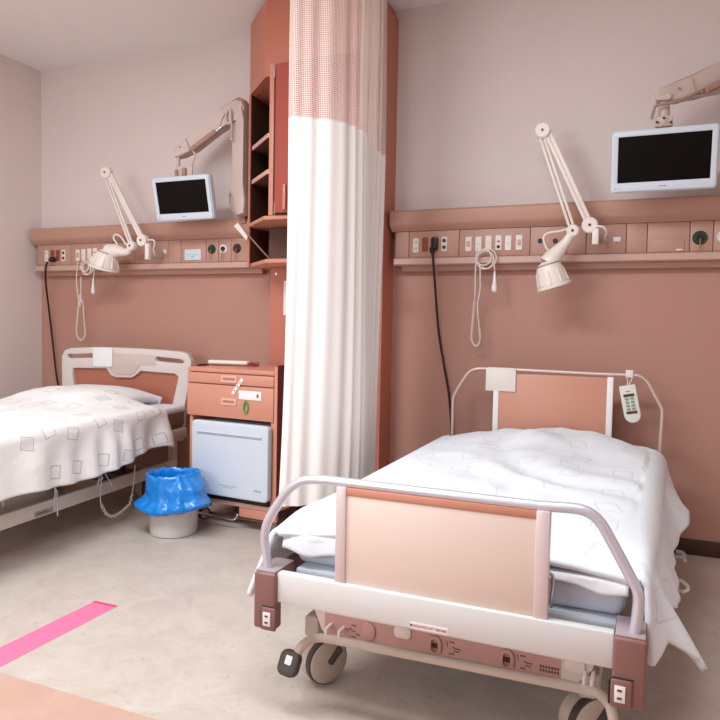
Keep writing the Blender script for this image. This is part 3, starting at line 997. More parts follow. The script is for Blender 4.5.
def cloth(name, z0, z1, nz, m, parent):
    ns = 420
    bm = bmesh.new()
    uvl = bm.loops.layers.uv.new('UVMap')
    L = [0.0]
    for i in range(1, ns + 1):
        L.append(L[-1] + (curtain_pt(i / ns, 1.9) - curtain_pt((i - 1) / ns, 1.9)).length)
    g = [[bm.verts.new(curtain_pt(i / ns, z0 + (z1 - z0) * j / nz)) for i in range(ns + 1)] for j in range(nz + 1)]
    for j in range(nz):
        for i in range(ns):
            f = bm.faces.new((g[j][i], g[j][i + 1], g[j + 1][i + 1], g[j + 1][i]))
            for lp, (ii, jj) in zip(f.loops, ((i, j), (i + 1, j), (i + 1, j + 1), (i, j + 1))):
                lp[uvl].uv = (L[ii], z0 + (z1 - z0) * jj / nz)
    mb = MB()
    mb.bm.free()
    mb.bm = bm
    return build(name, mb, m, parent, smooth=180)


cl = cloth('cloth', Zb, Zm, 26, M['curtain'], pcur)
cloth('net', Zm, CEIL - 0.045, 10, M['net'], pcur)
hem = MB()
hem.tube([curtain_pt(i / 260, Zm) for i in range(261)], 0.0022, 5)
build('net_seam', hem, M['curtain'], cl)
tag(build('curtain_track', MB().box((-1.42, 0.2, CEIL - 0.03), (-1.38, 2.5, CEIL - 0.0005), 0.003).prism([(-1.42, 2.5, CEIL - 0.03), (-1.38, 2.5, CEIL - 0.03), (-1.28, 3.38, CEIL - 0.03), (-1.32, 3.38, CEIL - 0.03)], (0, 0, 0.0295)), M['alu']), 'aluminium curtain track on the ceiling', 'curtain track')


# ================================================================== BED WITH METAL HOOPS
YF = 1.62
bed = thing('hospital_bed', (-0.47, 2.55, 0), 'hospital bed with peach end panels and silver tube hoops', 'bed', 'hospital beds')
XA, XB = -0.985, 0.025
# foot beam
bm_ = build('foot_beam', MB().box((-0.918, YF, 0.330), (-0.045, YF + 0.030, 0.414), 0.005), M['beam'], bed)
p = PY(428.3, 628.3, YF - 0.001)
lb = build('sticker', MB().box((p.x - 0.050, YF - 0.0012, p.z - 0.0080), (p.x + 0.050, YF + 0.0005, p.z + 0.0080)), M['white'], bm_)
lb['label'] = 'white sticker with red lettering'
mbx = MB().text('PARAMOUNT BED', 0.0098, face_at(p.x - 0.004, YF - 0.0016, p.z))
for k in (0, 1):
    mbx.box((p.x + 0.037 + k * 0.005, YF - 0.0019, p.z - 0.003), (p.x + 0.041 + k * 0.005, YF - 0.0011, p.z + 0.003))
build('arrow_mark', MB().prism([(p.x - 0.048, YF - 0.0019, p.z - 0.0045), (p.x - 0.042, YF - 0.0019, p.z), (p.x - 0.048, YF - 0.0019, p.z + 0.0045)], (0, 0.0008, 0)), M['print_dark'], bm_)
bpy.data.objects[build('lettering', mbx, M['print'], None, origin=ORIG[bm_.name]).name].parent = bm_
bpy.data.objects['lettering'].location = (0, 0, 0)

# corner boxes
for s, x0, x1 in ((-1, XA, -0.916), (1, -0.047, XB)):
    bx = build('corner_bumper', MB().box((x0, YF - 0.012, 0.252), (x1, YF + 0.028, 0.412), 0.008, 3).box((x0 + 0.002, YF + 0.02, 0.345), (x1 - 0.002, YF + 0.11, 0.412), 0.006, 2), M['mauve'], bed)
    build('bumper_cap', MB().box((x0 + 0.004, YF - 0.006, 0.4115), (x1 - 0.004, YF + 0.105, 0.417), 0.002), M['mauvecap'], bx)
    xc = x0 + 0.050 if s < 0 else x0 + 0.02
    hk = build('lock_block', MB().box((xc - 0.022, YF - 0.020, 0.254), (xc + 0.024, YF - 0.008, 0.318), 0.005), M['mauve'], bx)
    build('lock_plate', MB().box((xc - 0.013, YF - 0.0225, 0.268), (xc + 0.010, YF - 0.0195, 0.306), 0.001), M['white'], hk)
    for q in (0.278, 0.296):
        mm = MB().box((xc - 0.007, YF - 0.0235, q - 0.0025), (xc + 0.003, YF - 0.022, q + 0.0025))
        build_o = build('lock_mark', mm, M['print_dark'], bx)
    build('groove', MB().tube([(xc - 0.024, YF - 0.0125, 0.258), (xc - 0.024, YF - 0.0125, 0.312), (xc - 0.016, YF - 0.0125, 0.320), (xc + 0.026, YF - 0.0125, 0.320)], 0.002, 6), M['black'], bx)

# foot panel
pb = build('foot_panel', MB().box((-0.720, YF + 0.012, 0.410), (-0.224, YF + 0.027, 0.650), 0.002), M['peach'], bed)
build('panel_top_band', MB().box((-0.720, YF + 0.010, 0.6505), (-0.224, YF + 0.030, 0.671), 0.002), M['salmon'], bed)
for x0, x1 in ((-0.747, -0.717), (-0.227, -0.194)):
    build('panel_strip', MB().box((x0, YF + 0.006, 0.410), (x1, YF + 0.030, 0.672), 0.004), M['strip'], bed)
Yb = YF + 0.022
hoop = [(268.5, 572), (266.5, 553), (264.8, 540), (266, 527), (271.5, 514.5), (279.5, 502), (288, 490.5), (294.5, 485), (302.5, 481), (312, 479.6), (330, 480.6)]
L_ = [PY(x, y, Yb) for x, y in hoop]
hoopr = [(540, 506), (570, 508), (584, 510.5), (593.5, 515.5), (601.5, 524), (608, 535), (620, 557), (631, 578), (637.5, 590.5), (638.8, 602), (636.5, 622), (634.5, 634)]
R_ = [PY(x, y, Yb) for x, y in hoopr]
build('foot_hoop', MB().tube(spline(L_, 5) + spline(R_, 5), 0.0128, 16), M['alu'], bed)

# control cover under the beam
Yc = 1.735
cv = build('control_cover', MB().prism([(-0.885, Yc, 0.335), (-0.835, Yc, 0.222), (-0.815, Yc, 0.205), (-0.165, Yc, 0.205), (-0.135, Yc, 0.215), (-0.095, Yc, 0.262), (-0.075, Yc, 0.335)], (0, 0.10, 0), 0.004), M['cover'], bed)
dc = build('control_decal', MB().box((PY(325, 620, Yc).x, Yc - 0.0012, 0.2135), (PY(561, 668, Yc).x, Yc + 0.0005, 0.2745)), M['decal'], cv)


def oval(cx, cz, w, h):
    return [(cx + (x), cz + (y)) for x, y in rrect(-w / 2, -h / 2, w / 2, h / 2, min(w, h) / 2 - 0.0005, 6)]


p0 = PY(369, 631, Yc)
build('crank_cap', MB().plate([oval(0, 0, 0.034, 0.044)], face_at(p0.x, Yc - 0.003, p0.z), 0.010, 0.003), M['decal'], cv)
for x, y in ((435, 645), (507, 659)):
    p = PY(x, y, Yc)
    o = build('crank_socket', MB().plate([oval(0, 0, 0.034, 0.050), oval(0, 0, 0.022, 0.038)], face_at(p.x, Yc - 0.003, p.z), 0.010, 0.002), M['decal'], cv)
    build('socket_hollow', MB().plate([oval(0, 0, 0.024, 0.040)], face_at(p.x, Yc - 0.001, p.z), 0.002), M['armbrown'], cv)
    build('socket_slot', MB().box((p.x - 0.010, Yc - 0.0045, p.z - 0.006), (p.x + 0.010, Yc - 0.002, p.z + 0.006)), M['gasbrown'], cv)
mb = MB()
for (x, y), dash in (((354, 631), 0), ((452, 648), 1), ((523, 662), 1)):
    p = PY(x, y, Yc)
    for dz, w in ((0.016, 0.014), (-0.016, 0.014)):
        for k in range(3):
            mb.box((p.x - 0.007 + k * 0.005, Yc - 0.0016, p.z + dz - 0.0022), (p.x - 0.0035 + k * 0.005, Yc - 0.0010, p.z + dz + 0.0022))
    for k in range(3):
        mb.box((p.x + 0.006 + k * 0.005, Yc - 0.0016, p.z - 0.0095), (p.x + 0.0095 + k * 0.005, Yc - 0.0010, p.z - 0.0055))
    if dash:
        mb.tube([(p.x - 0.016, Yc - 0.0016, p.z + 0.018), (p.x - 0.012, Yc - 0.0016, p.z + 0.010), (p.x - 0.012, Yc - 0.0016, p.z + 0.002)], 0.0010, 5)
        mb.tube([(p.x + 0.002, Yc - 0.0016, p.z + 0.004), (p.x + 0.010, Yc - 0.0016, p.z), (p.x + 0.024, Yc - 0.0016, p.z)], 0.0012, 5)
    else:
        mb.tube([(p.x - 0.018, Yc - 0.0016, p.z), (p.x - 0.010, Yc - 0.0016, p.z + 0.008), (p.x - 0.003, Yc - 0.0016, p.z), (p.x + 0.006, Yc - 0.0016, p.z)], 0.0012, 5)
p = PY(550, 668.5, Yc)
for r_ in (0, 1):
    for k in range(7):
        mb.box((p.x - 0.025 + k * 0.007, Yc - 0.0016, p.z - 0.001 - r_ * 0.010), (p.x - 0.0202 + k * 0.007, Yc - 0.0010, p.z + 0.0055 - r_ * 0.010))
build('printed_symbols', mb, M['print_dark'], cv)['kind'] = 'stuff'
for x, y in ((403, 632.5), (575, 666)):
    p = PY(x, y, Yc)
    build('cover_latch', MB().plate([rrect(-0.022, -0.013, 0.022, 0.016, 0.01)], face_at(p.x, Yc - 0.003, p.z), 0.008, 0.002), M['cover'], cv)

# pedal bar and pedals
Yr = 1.70
bar = spline([PY(x, y, 1.66 + min(0.04, d_)) for x, y, d_ in ((295, 660, 0), (299, 650, 0.005), (307, 641.5, 0.02), (318, 638, 0.04), (330, 639, 0.04), (350, 643, 0.04))], 6) + spline([PY(x, y, 1.66 + d_) for x, y, d_ in ((560, 684, 0.04), (585, 689.5, 0.04), (599, 694, 0.03), (609, 704, 0.01), (613, 718, 0), (614, 728, 0))], 6)
build('pedal_bar', MB().tube(bar, 0.0125, 14), M['wheel'], bed)
pp = PY(291, 663, 1.65)
pq_ = PY(614, 738, 1.645)
for xx, zz in ((pp.x - 0.003, pp.z), (pq_.x, pq_.z)):
    pd = build('brake_pedal', MB(Matrix.Translation((xx, 1.648, zz)) @ Matrix.Rotation(R(-24), 4, 'X') @ Matrix.Rotation(R(6), 4, 'Y') @ FACE).plate([rrect(-0.024, -0.028, 0.024, 0.028, 0.014)], Matrix.Identity(4), 0.026, 0.007), M['darkgrey'], bed)
    build('pedal_sticker', MB(Matrix.Translation((xx, 1.648, zz)) @ Matrix.Rotation(R(-24), 4, 'X') @ Matrix.Rotation(R(6), 4, 'Y') @ FACE).plate([rrect(-0.010, -0.004, 0.010, 0.020, 0.003)], Matrix.Translation((0, 0, 0.0135)), 0.001), M['white'], pd)
for x, y in ((326, 634), (339, 637), (584, 684), (592, 686)):
    p = PY(x, y, Yr)
    build('bar_hanger', MB().cyl((p.x, Yr, p.z - 0.012), (p.x, Yr, p.z + 0.016), 0.0048, 10).cyl((p.x, Yr, p.z + 0.014), (p.x, Yr + 0.05, p.z + 0.014), 0.0048, 10), M['cover'], bed)


# castors
def castor(par, x, y, ang, r=0.070):
    ax = Vector((math.cos(ang), math.sin(ang), 0))
    c = Vector((x, y, r + 0.001))
    w = build('castor_wheel', MB().lathe([(r * 0.60, -0.040), (r * 0.90, -0.036), (r * 0.96, -0.028), (r * 0.96, 0.004), (r * 0.90, 0.006)], c, ax, 40).lathe([(r * 0.90, 0.014), (r * 0.93, 0.022), (r * 0.93, 0.030), (r * 0.86, 0.034), (r * 0.3, 0.037)], c, ax, 40), M['wheel'], par)
    build('tyre', MB().lathe([(r * 0.85, 0.007), (r, 0.008), (r, 0.018), (r * 0.99, 0.026), (r * 0.92, 0.030), (r * 0.85, 0.020)], c, ax, 40, cap=False), M['darkgrey'], w)
    for s in (1,):
        d = Vector((-ax.y, ax.x, 0))
        q0 = c + ax * s * 0.0355 - d * 0.001
        q1 = q0 + (d * 0.72 + Vector((0, 0, 0.70))) * (r * 0.74)
        build('brake_slot', MB().tube([q0 - (q1 - q0) * 0.06, q0, q0.lerp(q1, 0.5), q1, q1 + (q1 - q0) * 0.06], [0.005, 0.0115, 0.0115, 0.0115, 0.005], 14), M['darkgrey'], w)
    build('fork', MB().tube([c + Vector((0, 0, r * 0.9)), c + Vector((0, 0, r + 0.05))], 0.022, 16).box((x - 0.022, y - 0.026, r * 1.9), (x + 0.022, y + 0.03, r * 1.9 + 0.03), 0.010), M['wheel'], par)


castor(bed, -0.885, 1.86, R(-32))
castor(bed, -0.112, 1.86, R(-45))
castor(bed, -0.86, 3.25, R(0))
castor(bed, -0.09, 3.25, R(0))
# underframe
for x in (-0.87, -0.10):
    build('side_frame', MB().box((x - 0.022, 1.74, 0.19), (x + 0.022, 3.42, 0.25), 0.006), M['wheel'], bed)
for x in (-0.965, 0.005):
    build('side_rail', MB().box((x - 0.012, 1.70, 0.34), (x + 0.012, 3.46, 0.40), 0.006), M['mauve'], bed)
for y in (2.1, 3.0):
    build('cross_member', MB().box((-0.87, y - 0.03, 0.24), (-0.10, y + 0.03, 0.30), 0.004), M['wheel'], bed)
    for x in (-0.78, -0.19):
        build('lift_leg', MB().box((x - 0.02, y - 0.02, 0.28), (x + 0.02, y + 0.02, 0.372), 0.004), M['wheel'], bed)
build('base_board', MB().box((-0.905, 1.705, 0.372), (-0.035, 3.44, 0.402), 0.006), M['bluewhite'], bed)
build('mattress_stop', MB().tube(spline([PY(545, 573, 1.70), PY(550, 573.5, 1.70), PY(553, 577, 1.70), PY(553, 585, 1.70), PY(551, 600, 1.70), PY(551.5, 607.5, 1.70)], 6), 0.0042, 8), M['chrome'], bed)
# head end
YH = 3.50
hp0, hp1 = PY(499.5, 374, YH).x, PY(608, 377, YH).x
hz = PY(612, 377, YH).z
build('head_panel', MB().box((hp0 - 0.004, YH - 0.010, 0.42), (hp1 + 0.004, YH + 0.010, hz - 0.004), 0.002), M['peach_shaded'], bed)
for x0, x1 in ((PY(493.5, 400, YH).x, hp0 + 0.002), (hp1 - 0.002, PY(613.9, 377, YH).x)):
    build('panel_strip', MB().box((x0, YH - 0.016, 0.42), (x1, YH + 0.014, hz), 0.004), M['white'], bed)
hh = [(451.7, 470), (452.3, 432), (452.8, 402), (454.5, 394.5), (461.5, 382.5), (468.5, 372.6), (475.5, 369.1), (486, 368.6), (515, 369.6), (560, 372), (600, 374), (630, 375), (640, 376.3), (648, 383), (655, 396), (661, 407), (662.2, 414), (661, 432), (658, 470)]
build('head_hoop', MB().tube(spline([PY(x, y, YH - 0.002) for x, y in hh], 5), 0.0085, 12), M['headtube'], bed)
build('head_beam', MB().box((-0.945, YH - 0.02, 0.33), (0.075, YH + 0.025, 0.42), 0.006), M['beam'], bed)

mt = tag(build('mattress', MB().box((-0.925, 1.738, 0.4025), (-0.025, 3.47, 0.487), 0.028, 4), M['mattress']), 'thin pale blue mattress on the hooped bed', 'mattress', 'mattresses')

# card and handset hung on the head hoop
c0, c1 = PY(486, 368.3, YH - 0.02), PY(515.2, 392, YH - 0.02)
cd = thing('card_holder', (c0.x, YH - 0.01, c1.z), 'blank pale grey card hung over the tube hoop', 'card')
build('card', MB().box((c0.x, YH - 0.018, c1.z), (c1.x, YH - 0.0135, c0.z + 0.002), 0.001), M['ivory'], cd)
build('hook', MB().box((c0.x + 0.01, YH - 0.014, c0.z - 0.002), (c1.x - 0.01, YH + 0.012, c0.z + 0.006), 0.001), M['ivory'], cd)

rc = PY(630.5, 404, YH - 0.03)
RX = Matrix.Translation(rc) @ Matrix.Rotation(R(-12), 4, 'Y') @ FACE
hs = thing('bed_remote', (rc.x, rc.y, rc.z - 0.09), 'pale handset with grey keys dangling from the tube hoop', 'remote control')
rw, rh = 0.066, 0.172
outl = [(-rw / 2 + 0.002, rh / 2), (rw / 2 - 0.002, rh / 2), (rw / 2, rh / 2 - 0.006), (rw / 2, -rh / 2 + 0.04)] + [(rw / 2 * math.cos(R(a)), -rh / 2 + 0.034 + 0.034 * math.sin(R(a))) for a in range(-10, -180, -17)] + [(-rw / 2, -rh / 2 + 0.04), (-rw / 2, rh / 2 - 0.006)]
body = build('body', MB(RX).plate([outl], Matrix.Identity(4), 0.022, 0.004), M['remote'], hs)
for y0, y1 in ((0.036, 0.049), (-0.046, -0.033)):
    build('display', MB(RX).box((-0.024, y0, 0.0105), (0.024, y1, 0.0125)), M['lcd'], body)
for i in range(2):
    for j in range(4):
        build('key', MB(RX).plate([rrect(-0.008, -0.005, 0.008, 0.005, 0.003)], Matrix.Translation((-0.012 + 0.024 * i, 0.026 - 0.0165 * j, 0.0115)), 0.004, 0.001), M['btn'], body)
build('speaker_slot', MB(RX).box((-0.010, 0.060, 0.0105), (0.010, 0.063, 0.0118)), M['print_dark'], body)
ck = PY(629.5, 373.5, YH - 0.015)
build('clip', MB().box((ck.x - 0.017, YH - 0.016, ck.z - 0.020), (ck.x + 0.017, YH + 0.012, ck.z + 0.016), 0.003), M['ivory'], hs)
tl = RX @ Vector((0, rh / 2 - 0.002, 0.004))
build('hanging_loop', MB().tube(spline([Vector((ck.x - 0.013, YH - 0.018, ck.z - 0.015)), Vector((ck.x - 0.006, YH - 0.022, ck.z - 0.035)), tl, Vector((ck.x + 0.008, YH - 0.022, ck.z - 0.035)), Vector((ck.x + 0.013, YH - 0.018, ck.z - 0.015))], 6), 0.002, 6), M['ivory'], hs)


# ================================================================== BEDDING
def bedding(name, prof, ys, m, label, cat, group=None, thick=0.014, parent=None):
    """prof(t, s) -> point; grid of t (along) x s (across, metres of cloth)"""
    nt_, ns_ = ys
    bm = bmesh.new()
    uvl = bm.loops.layers.uv.new('UVMap')
    g, U = [], []
    for j in range(nt_ + 1):
        row, ur = [], []
        for i in range(ns_ + 1):
            p, uv = prof(j / nt_, i / ns_)
            row.append(bm.verts.new(p))
            ur.append(uv)
        g.append(row)
        U.append(ur)
    for j in range(nt_):
        for i in range(ns_):
            f = bm.faces.new((g[j][i], g[j][i + 1], g[j + 1][i + 1], g[j + 1][i]))
            for lp, (jj, ii) in zip(f.loops, ((j, i), (j, i + 1), (j + 1, i + 1), (j + 1, i))):
                lp[uvl].uv = U[jj][ii]
    mb = MB()
    mb.bm.free()
    mb.bm = bm
    o = build(name, mb, m, parent, smooth=180)
    md = o.modifiers.new('thickness', 'SOLIDIFY')
    md.thickness = thick
    md.offset = -1
    if label:
        tag(o, label, cat, group)
    return o


def duvet_right(t, s):
    y = 1.712 + t * (3.455 - 1.712)
    xl = -0.965 + 0.02 * t + 0.035 * sstep(0.02, 0.25, t)
    xr = 0.000 + 0.065 * t - 0.035 * sstep(0.02, 0.25, t)
    W = xr - xl
    # drop lengths
    dL = 0.15 + 0.08 * gauss(t, 0.08) + 0.02 * math.sin(8 * t)
    dR = 0.205 + 0.055 * sstep(0.02, 0.25, t) - 0.03 * gauss(t - 0.72, 0.16) + 0.07 * gauss(t - 0.055, 0.016) - 0.03 * gauss(t - 0.022, 0.010) + 0.02 * gauss(t - 0.004, 0.007) - 0.03 * gauss(t - 0.13, 0.035)
    tot = dL + W + dR
    a = -dL + s * tot
    u = a / W
    z0 = 0.508 + 0.022 * t + 0.022 * sstep(0.0, 0.10, t) + 0.014 * min(1, max(0, u))
    r = 0.030 + 0.045 * sstep(0.02, 0.25, t)
    if a < 0:
        x, z, k, q = xl, 0, -1, -a
    elif a > W:
        x, z, k, q = xr, 0, 1, a - W
    else:
        x, z, k, q = xl + a, 0, 0, 0
    uu = min(1, max(0, u))
    crown = 0.028 * math.sin(math.pi * uu) ** 0.7
    pil = 0.040 * sstep(0.70, 0.88, t) * math.sin(math.pi * uu) ** 1.3 - 0.022 * sstep(0.93, 1.0, t)
    ztop = z0 + crown + pil
    nz = noise.noise(Vector((x * 3.2 + 3, y * 2.6, 0.3))) * 0.014 + noise.noise(Vector((x * 8, y * 6 + x * 3, 2))) * 0.009 - abs(noise.noise(Vector((x * 5 + y * 2, y * 3 - x * 5, 6)))) * 0.016
    rid = 0.0105 * math.sin(26 * (x * 0.55 + y * 0.5 + 0.15 * noise.noise(Vector((x * 2, y * 2, 5))))) * sstep(0.15, 0.5, uu) * sstep(0.15, 0.5, t)
    if k == 0:
        zz = ztop + nz * math.sin(math.pi * min(1, max(0.12, uu))) + rid
        xx = x
    else:
        arc = r * math.pi / 2
        if q < arc:
            b = q / r
            xx = x + k * r * math.sin(b)
            zz = ztop - r * (1 - math.cos(b))
        else:
            e = q - arc
            if k > 0:
                fl_ = 0.34 + 0.42 * gauss(t - 0.70, 0.13) + 0.21 * gauss(t - 0.05, 0.025) - 0.33 * gauss(t, 0.02) - 0.10 * gauss(t - 0.027, 0.007)
            else:
                fl_ = 0.10 + 0.24 * gauss(t, 0.12)
            xx = x + k * (r + e * fl_)
            zz = ztop - r - e * math.sqrt(max(0.1, 1 - min(fl_, 0.9) ** 2 * 0.5))
            fold = 0.009 * math.sin(24 * t + 2.0 * math.sin(7 * t)) + 0.004 * math.sin(61 * t + 1)
            xx += k * fold * min(1, e / 0.14)
            if k > 0:
                xx += 0.010 * math.sin(75 * t + 1.2) * gauss(t - 0.16, 0.06) * min(1, e / 0.06)
    # foot edge sags a little, hanging corners swing forward
    yy = y
    if k != 0:
        yy -= (0.015 if k > 0 else 0.02) * gauss(t, 0.06) * min(1, q / 0.2)
    else:
        yy += 0.012 * math.sin(9 * uu) * (1 - t) ** 6
        zz -= 0.010 * gauss(t, 0.02) * (1 + 0.6 * math.sin(7 * uu))
    return Vector((xx, yy, zz)), (a, y)


dv = bedding('duvet', duvet_right, (170, 150), M['duvet_r'], 'plain white duvet with faint squares over the hooped bed', 'duvet', 'duvets', 0.016)


def sheet_prof(t, s):
    # the under sheet folded over the foot end of the mattress
    x = -0.955 + 0.935 * s
    zt = 0.492 + 0.010 * s + 0.004 * math.sin(11 * s)
    drop = 0.020 + 0.012 * math.sin(5.2 * s + 0.6) + 0.014 * gauss(s - 0.10, 0.05) + 0.012 * gauss(s - 0.93, 0.05)
    a = t * (0.25 + 0.02 + drop)
    if a < 0.25:
        y, z = 1.985 - a, zt
    elif a < 0.27:
        b = (a - 0.25) / 0.02 * math.pi / 2
        y, z = 1.735 - 0.0127 * math.sin(b), zt - 0.0127 * (1 - math.cos(b))
    else:
        y, z = 1.7223 - 0.004 * math.sin(40 * s) - 0.01 * (a - 0.27) / 0.03, zt - 0.0127 - (a - 0.27)
    y -= 0.008 * gauss(s - 0.08, 0.04) * t
    return Vector((x, y, z)), (x, y)


bedding('bed_sheet', sheet_prof, (40, 90), M['sheet'], 'white sheet tucked under the duvet at the peach foot panel', 'sheet', None, 0.006)


# tie ribbons on the duvet edge
def ribbon(name, pts, w, par, m='sheet'):
    mb = MB()
    P = spline(pts, 6)
    up = Vector((0.35, 0.93, 0.1)).normalized()
    for a, b in zip(P, P[1:]):
        d = (b - a).normalized()
        sd = d.cross(up).normalized() * w / 2
        th = up * 0.0012
        vs_ = [mb.bm.verts.new(v) for v in (a - sd - th, a + sd - th, b + sd - th, b - sd - th, a - sd + th, a + sd + th, b + sd + th, b - sd + th)]
        for f in ((0, 1, 2, 3), (7, 6, 5, 4), (0, 4, 5, 1), (2, 6, 7, 3), (1, 5, 6, 2), (3, 7, 4, 0)):
            mb.bm.faces.new([vs_[i] for i in f])
    return build(name, mb, M[m], par)


Xt = 0.135
ribbon('tie_ribbon', [PY(676, 551, 2.85), PY(683, 552.5, 2.84), PY(684, 556, 2.84)], 0.012, dv)
ribbon('tie_ribbon', [PY(676, 557, 2.80), PY(684, 557.5, 2.79), PY(685, 562, 2.79)], 0.012, dv)
ribbon('tie_ribbon', [PY(676, 580, 2.55), PY(682, 581, 2.54), PY(688.5, 588, 2.54), PY(684, 591.5, 2.54), PY(679, 590, 2.55)], 0.010, dv)

# ================================================================== BED BY THE SIDE WALL
LBo = Vector((-3.135, 3.50, 0))
LBR = Matrix.Translation(LBo) @ Matrix.Rotation(R(5), 4, 'Z')
ln = (LBR.to_3x3() @ Vector((0, 1, 0)))


def LBP(x, y, off=0.0):
    """pixel -> local (x, z) on the headboard plane"""
    q = LBR.inverted() @ PP(x, y, LBo + ln * off, ln)
    return (q.x, q.z)


lb_ = thing('hospital_bed', LBo + ln * -1.0, 'hospital bed with moulded grey headboard and brown wood insert', 'bed', 'hospital beds')
bt = [LBP(x, y) for x, y in ((66, 430), (64.8, 365), (65, 356), (67.5, 350.8), (73, 348.6), (100, 347.6), (130, 348.6), (160, 350.3), (183, 352.4), (189, 354.6), (192, 360), (192.3, 366), (188, 395), (184, 415), (181.5, 440))]
hole1 = [LBP(x, y) for x, y in ((70.5, 353.3), (97, 352.4), (97, 358.2), (72, 358.8), (69.2, 357.5), (69, 354.5))]
hole2 = [LBP(x, y) for x, y in ((157.5, 355.5), (183, 358.4), (186.5, 360.5), (186.5, 363), (183, 364.3), (158.5, 361.8), (157, 360))]
ins = [LBP(x, y) for x, y in ((75, 367.5), (80, 367), (109, 367.5), (113.5, 374.5), (118, 376.5), (134, 376.8), (138, 374), (142.5, 370), (177, 372.8), (181, 376), (180.6, 380), (176.5, 398), (173.5, 412), (79, 412), (76.5, 392), (74.2, 372))]
HB = LBR @ FACE
hb = build('headboard', MB(HB).plate([bt, hole1, hole2, ins], Matrix.Identity(4), 0.05, 0.005), M['board'], lb_)
build('insert_panel', MB(HB).plate([ins], Matrix.Translation((0, 0, -0.008)), 0.02), M['insert'], hb)
cpl = [LBP(x, y) for x, y in ((115, 353.2), (156.5, 355.2), (157, 361), (158, 364.5), (143, 364.5), (136.5, 372.5), (133, 374.5), (118, 374), (114.5, 371), (110, 364.5), (115, 360))]
build('centre_plate', MB(HB).plate([cpl], Matrix.Translation((0, 0, 0.026)), 0.006, 0.002), M['armgrey'], hb)
cp = [LBP(x, y) for x, y in ((96.3, 348), (115.8, 348.3), (115.4, 366.3), (96.8, 366))]
chd = tag(build('card_holder', MB(HB).plate([cp], Matrix.Translation((0, 0, 0.033)), 0.005, 0.001).plate([[(cp[0][0], cp[0][1] - 0.008), (cp[1][0], cp[1][1] - 0.008), (cp[1][0], cp[1][1] + 0.004), (cp[0][0], cp[0][1] + 0.004)]], Matrix.Translation((0, 0, 0.004)), 0.066, 0.0), M['white']), 'blank white card hung on the moulded grey headboard', 'card')
FB = LBR @ Matrix.Translation((0, -2.08, 0)) @ FACE
fbo = build('footboard', MB(FB).plate([rrect(-0.51, 0.30, 0.51, 0.76, 0.07), rrect(-0.42, 0.40, 0.42, 0.64, 0.04)], Matrix.Identity(4), 0.05, 0.005), M['board'], lb_)
build('insert_panel', MB(FB).plate([rrect(-0.42, 0.40, 0.42, 0.64, 0.04)], Matrix.Identity(4), 0.02), M['insert'], fbo)


# frame
def lbox(name, lo, hi, m, bev=0.006, par=None):
    return build(name, MB(LBR).box(lo, hi, bev), M[m], par or lb_)


q = [LBR.inverted() @ PZ(x, y, 0.16) for x, y in ((0, 531), (141, 481))]
XRr = (q[0].x + q[1].x) / 2
for x in (XRr, -0.43):
    lbox('side_frame', (x - 0.03, -2.05, 0.155), (x, -0.02, 0.225), 'ivory')
for sx in (-0.36, 0.36):
    lbox('head_post', (sx - 0.02, -0.02, 0.155), (sx + 0.02, 0.03, 0.53), 'ivory')
    lbox('foot_post', (sx - 0.02, -2.10, 0.155), (sx + 0.02, -2.05, 0.34), 'ivory')
lbox('upper_frame', (0.44, -2.0, 0.37), (0.485, -0.026, 0.435), 'armgrey')
lbox('upper_frame', (-0.485, -2.0, 0.37), (-0.44, -0.026, 0.435), 'armgrey')
lbox('base_board', (-0.44, -1.98, 0.40), (0.44, -0.03, 0.445), 'armgrey')
for y in (-0.45, -1.5):
    lbox('cross_member', (-0.43, y - 0.04, 0.17), (XRr - 0.03, y + 0.04, 0.22), 'darkgrey')
    for sx in (-0.3, 0.3):
        lbox('lift_leg', (sx - 0.03, y - 0.03, 0.21), (sx + 0.03, y + 0.03, 0.41), 'darkgrey')
pz = PP(44, 512, LBR @ Vector((XRr, 0, 0)), LBR.to_3x3() @ Vector((1, 0, 0)))
pq = LBR.inverted() @ pz
lp_ = build('rating_plate', MB(LBR).box((XRr - 0.001, pq.y - 0.06, pq.z - 0.014), (XRr + 0.0015, pq.y + 0.06, pq.z + 0.014), 0.001), M['wheel'], lb_)
build('plate_print', MB(LBR).box((XRr + 0.001, pq.y - 0.05, pq.z + 0.001), (XRr + 0.0022, pq.y + 0.02, pq.z + 0.005)).box((XRr + 0.001, pq.y - 0.05, pq.z - 0.006), (XRr + 0.0022, pq.y + 0.05, pq.z - 0.003)), M['print_dark'], lp_)


def castor_l(x, y):
    p_ = LBR @ Vector((x, y, 0))
    castor(lb_, p_.x, p_.y, R(5))


for x, y in ((0.30, -0.18), (-0.40, -0.18), (0.30, -1.8), (-0.40, -1.8)):
    castor_l(x, y)
ml = thing('mattress', LBR @ Vector((0, -1, 0.4455)), 'brown-sided mattress with white sheet on the bed with moulded grey headboard', 'mattress', 'mattresses')
build('core', MB(LBR).box((-0.46, -1.99, 0.4455), (0.472, -0.03, 0.540), 0.02, 3), M['mattside'], ml)
build('fitted_sheet', MB(LBR).box((-0.465, -1.995, 0.532), (0.480, -0.028, 0.578), 0.020, 4), M['sheet'], ml)

# pillow
def pillow_prof(t, s):
    x = -0.36 + 0.66 * s
    y = -0.42 + 0.36 * t
    e = max(0.0, 1 - abs(2 * s - 1) ** 3.0) * max(0.0, 1 - abs(2 * t - 1) ** 2.4)
    z = 0.62 + 0.075 * e ** 0.6
    x += 0.03 * (2 * s - 1) * abs(2 * t - 1) ** 3
    return LBR @ Vector((x, y, z)), (x, y)


pil = bedding('pillow', pillow_prof, (24, 34), M['sheet'], 'white pillow poking out of the square-patterned duvet by the headboard', 'pillow', None, 0.05)


